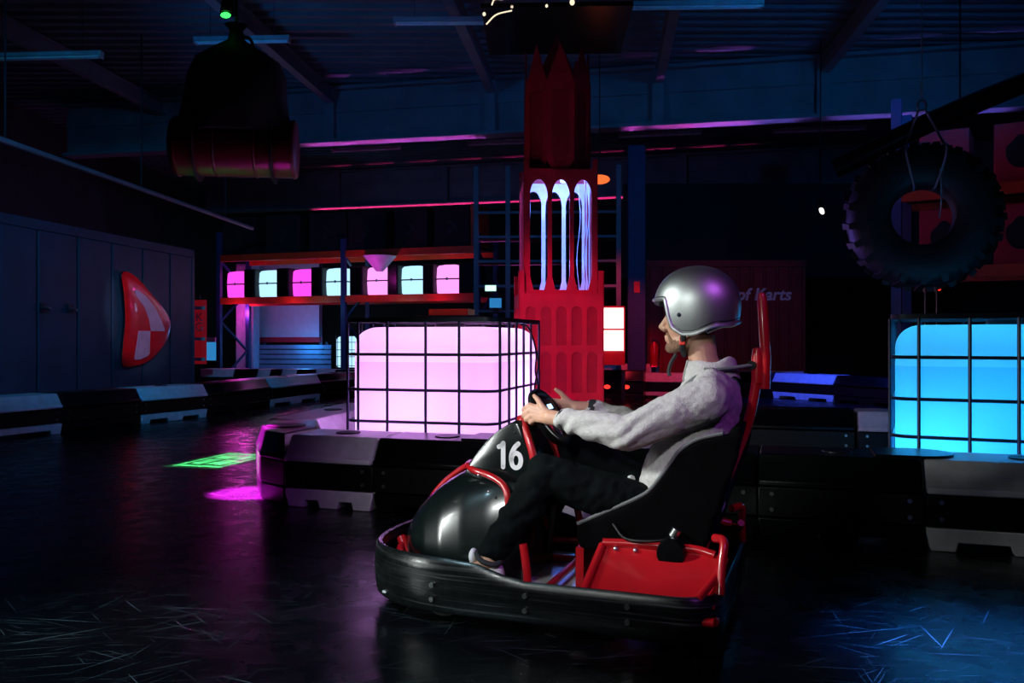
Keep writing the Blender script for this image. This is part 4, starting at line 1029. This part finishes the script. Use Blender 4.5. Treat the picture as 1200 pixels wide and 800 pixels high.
# upper fairing with the number
fp = smooth_path([(1.02, 0, .47), (.985, 0, .535), (.935, 0, .60), (.88, 0, .655), (.825, 0, .692), (.785, 0, .712)], 5)
fpoly = [(p.x, p.z) for p in fp]+[(.762, .712), (.735, .64), (.70, .56), (.69, .45), (.85, .43)]
cxm = sum(p[0] for p in fpoly)/len(fpoly); czm = sum(p[1] for p in fpoly)/len(fpoly)
rg = []
prof_ = [(-.135, .80), (-.132, .88), (-.122, .94), (-.105, .975), (-.08, .993), (-.04, 1.0), (.04, 1.0), (.08, .993), (.105, .975), (.122, .94), (.132, .88), (.135, .80)]
for y, s in prof_: rg.append([V((cxm+(a-cxm)*s, y, czm+(b-czm)*s)) for a, b in fpoly])
fin = MB().loft(rg).obj('upper_fairing', 'black_gloss', kart, sharp=50)
def strokes(lines, wd, y0, y1, x0, z0, sc):
    mb = MB()
    for ln in lines:
        P_ = [V((p.x, p.y)) for p in smooth_path([(a, b, 0) for a, b in ln], 6)] if len(ln) > 2 else [V(p) for p in ln]
        nn = len(P_); lf = []; rt = []
        for i, p in enumerate(P_):
            tt = (P_[min(i+1, nn-1)]-P_[max(i-1, 0)]).normalized(); q = V((-tt.y, tt.x))*wd
            lf.append(p+q); rt.append(p-q)
        t0_ = (P_[1]-P_[0]).normalized(); t1_ = (P_[-1]-P_[-2]).normalized()
        def capp(c, d_): a0 = atan2(d_.y, d_.x); return [c+V((cos(a0+R(60-120*k/6)), sin(a0+R(60-120*k/6))))*wd for k in range(7)]
        # side strips as quads, then round ends
        for i in range(nn-1):
            mb.prism([lf[i], lf[i+1], rt[i+1], rt[i]], lambda a, b: (x0-a*sc, y0, z0+b*sc), lambda a, b: (x0-a*sc, y1, z0+b*sc))
        for c in (P_[0], P_[-1]):
            mb.prism([(c.x+wd*cos(2*pi*k/16), c.y+wd*sin(2*pi*k/16)) for k in range(16)], lambda a, b: (x0-a*sc, y0, z0+b*sc), lambda a, b: (x0-a*sc, y1, z0+b*sc))
    return mb
dig = strokes([[(-.74, .54), (-.56, .62), (-.44, .78)], [(-.44, .76), (-.44, -.78)],
               [(.62, .78), (.36, .52), (.16, .10), (.12, -.30)],
               [(.12, -.30), (.22, -.66), (.45, -.80), (.70, -.66), (.80, -.30), (.70, .04), (.45, .16), (.22, .02), (.12, -.30)]], .155, .1352, .1376, .812, .572, .0585)
nb = dig.obj('number', 'white_print', fin)
tag(nb, label='white racing number 16')
for p in ((.79, .136, .66), (.93, .128, .545)): MB().ell(p, (.005, .004, .005), 8, 6).obj('rivet', 'dark_steel', fin)
# red guard tubes over the nose
kt('nose_tube', [(1.02, .0, .508), (1.06, -.03, .498), (1.13, -.05, .455), (1.20, -.06, .395), (1.26, -.065, .315), (1.295, -.06, .24)], .011, m='red_paint')
kt('nose_tube', [(1.03, .0, .515), (1.005, .09, .518), (.955, .145, .508), (.88, .168, .494), (.82, .190, .468), (.795, .205, .43), (.79, .21, .38)], .013, m='red_paint')
kt('nose_tube', [(1.03, .0, .515), (1.005, -.09, .518), (.955, -.145, .508), (.88, -.168, .494), (.82, -.190, .468), (.795, -.205, .43)], .013, m='red_paint')
for s in (1, -1): kt('column_tube', [(.775, s*.10, .712), (.745, s*.12, .65), (.715, s*.135, .57), (.70, s*.14, .47)], .0155); kt('column_leg', [(.70, s*.14, .47), (.72, s*.14, .30), (.76, s*.15, .10)], .015, m='black_plastic')
MB().cyl((.775, -.115, .712), (.775, .115, .712), .015, 12).obj('column_bridge', 'red_paint', kart)
# steering wheel
sw_c = V((.69, 0, .705)); nv = V((-.85, 0, .53)).normalized(); up = V((.53, 0, .85)).normalized(); yv = V((0, 1, 0)); SR = .125
MB().cyl(sw_c-nv*.02, sw_c-nv*.16, .016, 12).obj('steering_shaft', 'dark_steel', kart)
sw = MB().tube([sw_c+up*(SR*sin(a)*(.92 if sin(a) > 0 else .8))+yv*(SR*cos(a)) for a in [2*pi*i/40 for i in range(40)]], .0195, 12, closed=True).obj('steering_wheel', 'black_rubber', kart)
for a in (0, pi, -pi/2):
    MB().bar(sw_c, sw_c+up*(SR*.8*sin(a))+yv*(SR*cos(a)), .03, .008, nv).obj('spoke', 'dark_steel', sw)
hubp = MB(); hubp.box(sw_c+nv*.012+up*.035, (.035, .13, .09), Matrix((nv, yv, up)).transposed()); hubp.obj('display_pod', 'black_plastic', sw, bevel=.012)
MB().box(sw_c+nv*.031+up*.04+yv*.02, (.002, .05, .02), Matrix((nv, yv, up)).transposed()).obj('display', 'glow_led', sw)
MB().tube([sw_c+nv*.012+up*(SR*.86*sin(a))+yv*(SR*1.09*cos(a)) for a in [R(-75+80*i/10) for i in range(11)]], .0045, 6).obj('grip_stripe', 'white_print', sw)
# pedals
for s in (1, -1):
    MB().bb(1.05, 1.06, s*.15-.03, s*.15+.03, .10, .22).obj('pedal', 'dark_steel', kart)

# ------------------------------------------------------------------ the driver
man = thing('person', 'person in silver helmet, pale grey zip sweatshirt and black trousers, seated and steering', 'person', KP, KRZ)
def cap(mb, a, ra, b, rb, n=14):
    a, b = V(a), V(b); mb.tube([a, b], [ra, rb], n); mb.ell(a, (ra,)*3, n, 8); mb.ell(b, (rb,)*3, n, 8)
def chain(mb, pts, n=14):
    for (a, ra), (b, rb) in zip(pts[:-1], pts[1:]): cap(mb, a, ra, b, rb, n)
def eloft(mb, secs, n=24, tilt=0):
    rg = []
    for (x, y, z), rx, ry in secs: rg.append([V((x+rx*cos(2*pi*i/n), y+ry*sin(2*pi*i/n), z)) for i in range(n)])
    mb.loft(rg)
body = MB()
# head
HD = V((-.002, 0, -.002))
def h(x, y, z): return V((x, y, z))+HD
body.ell(h(.115, 0, 1.15), (.092, .074, .105), 20, 14)
body.ell(h(.168, 0, 1.085), (.064, .060, .092), 20, 14)
body.ell(h(.165, 0, 1.015), (.055, .054, .040), 16, 10)
chain(body, [(h(.214, 0, .992), .021), (h(.20, .02, .992), .02), (h(.15, .046, 1.01), .016), (h(.12, .056, 1.05), .014)])
chain(body, [(h(.214, 0, .992), .021), (h(.20, -.02, .992), .02), (h(.15, -.046, 1.01), .016), (h(.12, -.056, 1.05), .014)])
chain(body, [(h(.218, .0, 1.120), .011), (h(.236, 0, 1.092), .0105), (h(.251, 0, 1.068), .0125), (h(.240, 0, 1.058), .011)])
for s in (1, -1):
    body.ell(h(.236, s*.011, 1.062), (.012, .008, .008), 10, 8)
    cap(body, h(.220, s*.010, 1.132), .012, h(.205, s*.042, 1.130), .012)
    body.ell(h(.198, s*.040, 1.075), (.022, .018, .020), 12, 8)
    cap(body, h(.233, 0, 1.031), .0085, h(.217, s*.022, 1.026), .006)
    cap(body, h(.230, 0, 1.018), .0095, h(.214, s*.020, 1.021), .006)
    body.ell(h(.10, s*.075, 1.09), (.022, .010, .032), 10, 8)
# neck
body.loft([[V((x+rx*cos(2*pi*i/20), ry*sin(2*pi*i/20), z)) for i in range(20)] for x, z, rx, ry in ((.075, .82, .075, .09), (.082, .90, .060, .062), (.098, .96, .054, .056), (.110, 1.04, .056, .056))])
# trunk
eloft(body, [((.17, 0, .33), .10, .14), ((.18, 0, .44), .12, .145), ((.14, 0, .58), .11, .15), ((.10, 0, .72), .105, .165), ((.07, 0, .81), .085, .17), ((.06, 0, .86), .05, .09)])
def arm(s, shoulder, elbow, wrist):
    chain(body, [(shoulder, .052), (elbow, .042), (wrist, .029)])
W1 = V((.592, .188, .722)); E1 = V((.325, .262, .700)); S1 = V((.055, .185, .815))
W2 = V((.592, -.188, .735)); E2 = V((.33, -.285, .66)); S2 = V((.055, -.185, .815))
arm(1, S1, E1, W1); arm(-1, S2, E2, W2)
for s, hip, knee, ank in ((1, V((.21, .10, .36)), V((.645, .235, .530)), V((.815, .315, .235))), (-1, V((.21, -.10, .36)), V((.655, -.190, .575)), V((.84, -.27, .205)))):
    chain(body, [(hip, .075), (knee, .048), (knee+(ank-knee)*.4, .046), (ank, .036)])
    chain(body, [(ank, .036), (ank+V((.02, 0, -.055)), .036), (ank+V((.11, 0, -.075)), .028), (ank+V((.17, 0, -.08)), .022)])
# hands: palm, four fingers curled round the rim, thumb up along it
def hand(s, W):
    rim = sw_c+up*.035+yv*(s*.120)                     # gripped point of the rim
    tg = (up*.94+yv*(-s*.33)).normalized()              # along the rim, upwards
    out = (yv*s*.94+up*.33).normalized()                # radially outward
    fw = -nv                                            # away from the driver
    kn = rim+out*.030+fw*.012                           # knuckle centre
    pc = (W+kn)*.5+out*.004
    chain(body, [(W, .028), (W+(kn-W)*.35, .030)])
    for k in range(4):
        off = tg*(.030-.0205*k)
        b0 = W+(kn-W)*.30+tg*(.016-.010*k)
        kp = kn+off-fw*(.004 if k in (1, 2) else .010)
        rr = [.0108, .0112, .0105, .0092][k]; ln = [1.0, 1.1, 1.02, .82][k]
        chain(body, [(b0, .017), (kp, rr+.002)], 10)
        p1 = kp+(fw*.030-out*.004)*ln; p2 = p1+(-out*.026+fw*.002)*ln; p3 = p2+(-out*.008-fw*.018)*ln
        chain(body, [(kp, rr+.001), (p1, rr), (p2, rr-.001), (p3, rr-.0025)], 10)
    t0 = W+(kn-W)*.38+tg*.022; t1 = t0+tg*.028+fw*.006+out*.004; t2 = t1+tg*.034+fw*.004; t3 = t2+tg*.022+fw*.008-out*.002
    chain(body, [(W+(kn-W)*.2+tg*.010, .018), (t0, .016), (t1, .0125), (t2, .0108), (t3, .0085)], 10)
hand(1, W1); hand(-1, W2)
skin = remesh(body, 'body', 'skin', .0042, 3, man)
# eyes, brows, beard
for s in (1, -1):
    e_ = MB().ell(h(.209, s*.031, 1.110), (.0115, .0115, .0115), 14, 10).obj('eye', 'eye', man)
    MB().ell(h(.2185, s*.031, 1.110), (.003, .0055, .0055), 10, 8).obj('iris', 'beard', e_)
    MB().tube(smooth_path([h(.232, s*.012, 1.134), h(.226, s*.032, 1.140), h(.208, s*.052, 1.132)], 4), .0042, 6).obj('eyebrow', 'beard', man)
bd = MB()
bd.ell(h(.170, 0, 1.008), (.052, .0535, .036), 18, 12)
chain(bd, [(h(.216, 0, .990), .023), (h(.20, .022, .991), .021), (h(.165, .046, 1.005), .0160)])
chain(bd, [(h(.216, 0, .990), .023), (h(.20, -.022, .991), .021), (h(.165, -.046, 1.005), .0160)])
for s in (1, -1): chain(bd, [(h(.231, .0, 1.043), .006), (h(.222, s*.020, 1.036), .006), (h(.210, s*.030, 1.01), .008)])
def fuzz(co, no): return co+no*(.0018*noise.noise(co*230))
remesh(bd, 'beard', 'beard', .0045, 2, man, fuzz)

# sweatshirt
hd = MB()
eloft(hd, [((.165, 0, .395), .145, .185), ((.175, 0, .46), .165, .195), ((.155, 0, .56), .15, .192), ((.118, 0, .68), .142, .195), ((.085, 0, .78), .130, .195), ((.070, 0, .835), .112, .165), ((.072, 0, .875), .090, .115), ((.078, 0, .905), .078, .085)], 32)
for S_, E_, W_ in ((S1, E1, W1), (S2, E2, W2)):
    d1 = (W_-E_); 
    chain(hd, [(S_+V((.0, 0, -.005)), .080), (S_+(E_-S_)*.5+V((0, 0, -.006)), .072), (E_+V((0, 0, -.014)), .064), (E_+d1*.45+V((0, 0, -.008)), .055), (E_+d1*.85, .044), (E_+d1*.93, .041)], 18)
chain(hd, [((.05, -.12, .84), .075), ((.05, .12, .84), .075)], 16)
def folds(co, no):
    # drag folds on sleeves and waist
    p = co.copy(); d = 0
    sl = ss(.10, .30, p.x)*ss(.60, .66, p.z)
    d += sl*(.0055*noise.noise(V((p.x*15+p.z*30, p.y*8, p.z*20)))+.0042*sin(p.x*48+p.z*75+4*noise.noise(p*7)))
    to = (1-sl)
    d += to*(.008*noise.noise(V((p.x*13+p.z*6, p.y*10, p.z*15)))+.004*noise.noise(p*34))
    d += .0022*noise.noise(p*60)
    return co+no*d
hood = remesh(hd, 'sweatshirt', 'hoodie', .0065, 5, man, folds)
# stand-up collar
cl = []
n = 40
for z, k, lift in ((.870, 1.42, 0), (.895, 1.36, .002), (.925, 1.24, .0), (.940, 1.19, 0), (.942, 1.12, 0), (.925, 1.08, 0), (.89, 1.06, 0)):
    cl.append([V((.072+.070*k*cos(a)-.012*(1-cos(a))*.5, .072*k*sin(a), z-.006*cos(a)+.006*sin(3*a)+.004*cos(5*a))) for a in [2*pi*i/n for i in range(n)]])
MB().loft(cl, cap=False).obj('collar', 'hoodie', hood, sharp=70)
for E_, W_ in ((E1, W1), (E2, W2)):
    d = (W_-E_); MB().tube([E_+d*.91, E_+d*.94, E_+d*.99, E_+d*1.0], [.043, .0435, .037, .030], 18).obj('cuff', 'cuff', hood)
# shirt hem showing at the waist
MB().tube(smooth_path([(.338, .135, .47), (.352, .09, .485), (.36, .03, .49)], 5), .016, 8).obj('shirt_hem', 'shoe_white', hood)

# trousers
tr = MB()
eloft(tr, [((.17, 0, .305), .13, .175), ((.185, 0, .36), .15, .185), ((.19, 0, .43), .148, .182), ((.185, 0, .465), .13, .17)], 28)
for s, hip, knee, ank in ((1, V((.23, .105, .375)), V((.640, .235, .528)), V((.805, .312, .255))), (-1, V((.23, -.105, .375)), V((.650, -.190, .570)), V((.83, -.27, .225)))):
    chain(tr, [(hip, .095), (hip+(knee-hip)*.5+V((0, 0, -.004)), .086), (knee, .070), (knee+(ank-knee)*.35+V((-.012, 0, 0)), .070), (knee+(ank-knee)*.75+V((-.008, 0, 0)), .062), (ank, .054)], 18)
def folds2(co, no):
    p = co; kn_ = ss(.5, .7, p.x)
    d = .007*noise.noise(V((p.x*14, p.y*12, p.z*14)))+.0045*noise.noise(p*36)
    d += kn_*.005*sin(p.z*75+p.x*20+4*noise.noise(p*10))
    return co+no*d
remesh(tr, 'trousers', 'denim', .0065, 5, man, folds2)
# shoes
for s, ank in ((1, V((.815, .315, .235))), (-1, V((.84, -.27, .205)))):
    sh = MB(); x0 = ank.x-.045; y0 = ank.y; rg = []; dz = ank.z-.205
    for dx, wv, zb, zt in ((0, .022, .105, .150), (.012, .034, .095, .172), (.04, .041, .092, .178), (.09, .043, .092, .176), (.14, .046, .092, .160), (.19, .048, .092, .138), (.235, .042, .092, .124), (.262, .026, .094, .112), (.270, .010, .097, .104)):
        zt += dz*(1-ss(.05, .26, dx))
        rg.append([V((x0+dx, y0+wv*cos(a), (zb+zt)/2+(zt-zb)/2*sin(a))) for a in [2*pi*i/20 for i in range(20)]])
    sho = MB().loft(rg).obj('shoe', 'shoe_white', man, sharp=60)
    MB().loft([[V((x0+.135+.148*cos(a)*k, y0+.052*sin(a)*k, z)) for a in [2*pi*i/28 for i in range(28)]] for z, k in ((.084, .97), (.088, 1.0), (.104, 1.0), (.108, .98))]).obj('sole', 'shoe_white', sho)
    MB().tube(smooth_path([(x0+.005, y0, .185+dz), (x0+.02, y0+.036, .176+dz), (x0+.07, y0+.040, .186+dz), (x0+.105, y0, .205+dz), (x0+.07, y0-.04, .186+dz), (x0+.02, y0-.036, .176+dz)], 5, True), .010, 8, closed=True).obj('shoe_collar', 'cuff', sho)
    MB().ell((x0+.118, y0, .190+dz), (.016, .026, .030), 14, 10).obj('tongue', 'shoe_white', sho)

# ------------------------------------------------------------------ helmet
he = thing('helmet', 'matte silver open-face helmet worn by the kart driver', 'helmet', KP, KRZ)
HC = V((.118, 0, 1.150))
def hel(a, ph, k=1.0):
    rz_ = .142 if ph >= 0 else .205
    c_ = cos(ph); fr_ = cos(a)
    rx = .158 if fr_ > 0 else .160
    sx = abs(c_)**.92
    return HC+V((rx*k*sx*cos(a), .128*k*sx*sin(a), rz_*k*sin(ph)))
def phmin(a):
    a = abs(a)
    v = R(6)
    v += R(-31)*ss(R(49), R(59), a)+R(-8)*ss(R(55), R(76), a)
    v += R(10)*ss(R(84), R(128), a)
    v += R(4)*ss(R(135), R(180), a)
    return v
NA = 144; NP = 22
outer = [[hel(a, pi/2+(phmin(a)-pi/2)*(j/NP)) for a in [(-pi+2*pi*i/NA) for i in range(NA)]] for j in range(1, NP+1)]
inner = [[hel(a, pi/2+(phmin(a)-pi/2)*(j/NP), .90) for a in [(-pi+2*pi*i/NA) for i in range(NA)]] for j in range(NP, 0, -1)]
shell = MB().loft(outer+[], cap=False)
shell.f.append(tuple(range(NA-1, -1, -1)))
sh_o = shell.obj('shell', 'silver', he, sharp=80)
MB().loft([outer[-1]]+inner, cap=False).obj('padding', 'padding', he, sharp=80)
edge = [hel(a, phmin(a), 1.005) for a in [(-pi+2*pi*i/NA) for i in range(NA)]]
MB().tube(edge, .0075, 8, closed=True).obj('edge_trim', 'silver', sh_o)
edge2 = [hel(a, phmin(a)+R(4.2), 1.002) for a in [(-pi+2*pi*i/NA) for i in range(NA)]]
MB().tube(edge2, .0018, 6, closed=True).obj('seam', 'black_plastic', sh_o)
for s in (1, -1):
    p = hel(s*R(72), R(-12), 1.0); MB().ell(p, (.008, .005, .008), 12, 8).obj('stud', 'dark_steel', sh_o)
# dark lining under the brim and chin strap
MB().tube(smooth_path([h(.238, -.075, 1.150), h(.262, -.035, 1.158), h(.268, 0, 1.160), h(.262, .035, 1.158), h(.238, .075, 1.150)], 6), .011, 8).obj('brow_pad', 'padding', he)
for s in (1, -1):
    MB().tube(smooth_path([(.150, s*.090, 1.055), (.158, s*.074, 1.02), (.162, s*.056, .985), (.165, 0, .962)], 5), .012, 8).obj('chin_strap', 'padding', he)
MB().box((.160, .074, 1.012), (.022, .012, .030), Matrix.Rotation(R(18), 3, 'X')).obj('buckle', 'buckle_red', he, bevel=.003)
MB().tube(smooth_path([(.185, .060, .965), (.205, .062, .93), (.212, .066, .90), (.208, .070, .885)], 5), .007, 8).obj('strap_end', 'padding', he)

# ------------------------------------------------------------------ harness strap
hs_ = thing('shoulder_strap', 'grey harness strap from the red bar across the driver shoulder', 'strap', KP, KRZ)
for s in (1, -1):
    MB().tube(smooth_path([(-.085, s*.012, .925), (-.02, s*.07, .915), (.04, s*.11, .908), (.10, s*.128, .885), (.145, s*.12, .85)], 6), .013, 10, flat=.55).obj('webbing', 'strap_grey', hs_)
MB().bb(.045, .075, .10, .135, .908, .918).obj('adjuster', 'bright_steel', hs_)

# ------------------------------------------------------------------ green logo projector (gobo) above the floor left of the island
gd = bpy.data.lights.new('gobo_projector', 'SPOT'); go = bpy.data.objects.new('gobo_projector', gd); C.objects.link(go)
GX, GY, GZ = -2.50, 7.28, 5.2
go.location = (GX, GY, GZ); gd.spot_size = R(14); gd.spot_blend = 0.0; gd.shadow_soft_size = 0.0; gd.energy = 260000; gd.color = (1, 1, 1)
gd.use_nodes = True; nt = gd.node_tree; n = nt.nodes; l = nt.links
em = n['Emission']
tc = n.new('ShaderNodeTexCoord'); sp = n.new('ShaderNodeSeparateXYZ'); l.new(tc.outputs['Normal'], sp.inputs[0])
def mth(op, a, b=None, c=None):
    k = n.new('ShaderNodeMath'); k.operation = op
    for i, q in enumerate((a, b, c)):
        if q is None: continue
        if isinstance(q, (int, float)): k.inputs[i].default_value = q
        else: l.new(q, k.inputs[i])
    return k.outputs[0]
az = mth('ABSOLUTE', sp.outputs['Z'])
px_ = mth('MULTIPLY', mth('DIVIDE', sp.outputs['X'], az), GZ); py_ = mth('MULTIPLY', mth('DIVIDE', sp.outputs['Y'], az), GZ)
# affine coordinates of the projected badge on the floor
L0 = V((-2.74-GX, 6.96-GY)); ua = V((.20, .74)); ub = V((.42, -.12)); det = ua.x*ub.y-ua.y*ub.x
rx_ = mth('SUBTRACT', px_, L0.x); ry_ = mth('SUBTRACT', py_, L0.y)
ca_ = mth('DIVIDE', mth('SUBTRACT', mth('MULTIPLY', rx_, ub.y), mth('MULTIPLY', ry_, ub.x)), det)
cb_ = mth('DIVIDE', mth('SUBTRACT', mth('MULTIPLY', ry_, ua.x), mth('MULTIPLY', rx_, ua.y)), det)
def edge_d(v): return mth('MINIMUM', v, mth('SUBTRACT', 1.0, v))
dd = mth('MINIMUM', edge_d(ca_), edge_d(cb_))
inside = mth('GREATER_THAN', dd, 0.0)
outl = mth('MULTIPLY', inside, mth('LESS_THAN', dd, 0.09))
fill = mth('GREATER_THAN', dd, 0.17)
line = mth('GREATER_THAN', mth('ABSOLUTE', mth('SUBTRACT', cb_, mth('ADD', mth('MULTIPLY', ca_, .25), .38))), .045)
line2 = mth('GREATER_THAN', mth('ABSOLUTE', mth('SUBTRACT', ca_, .55)), .03)
fil2 = mth('MULTIPLY', fill, mth('MULTIPLY', line, line2))
halo = mth('MULTIPLY', mth('GREATER_THAN', dd, -.10), .05)
tot = mth('ADD', mth('ADD', mth('MULTIPLY', outl, .8), fil2), halo)
em.inputs['Color'].default_value = (0.10, 1.0, 0.22, 1)
l.new(tot, em.inputs['Strength'])
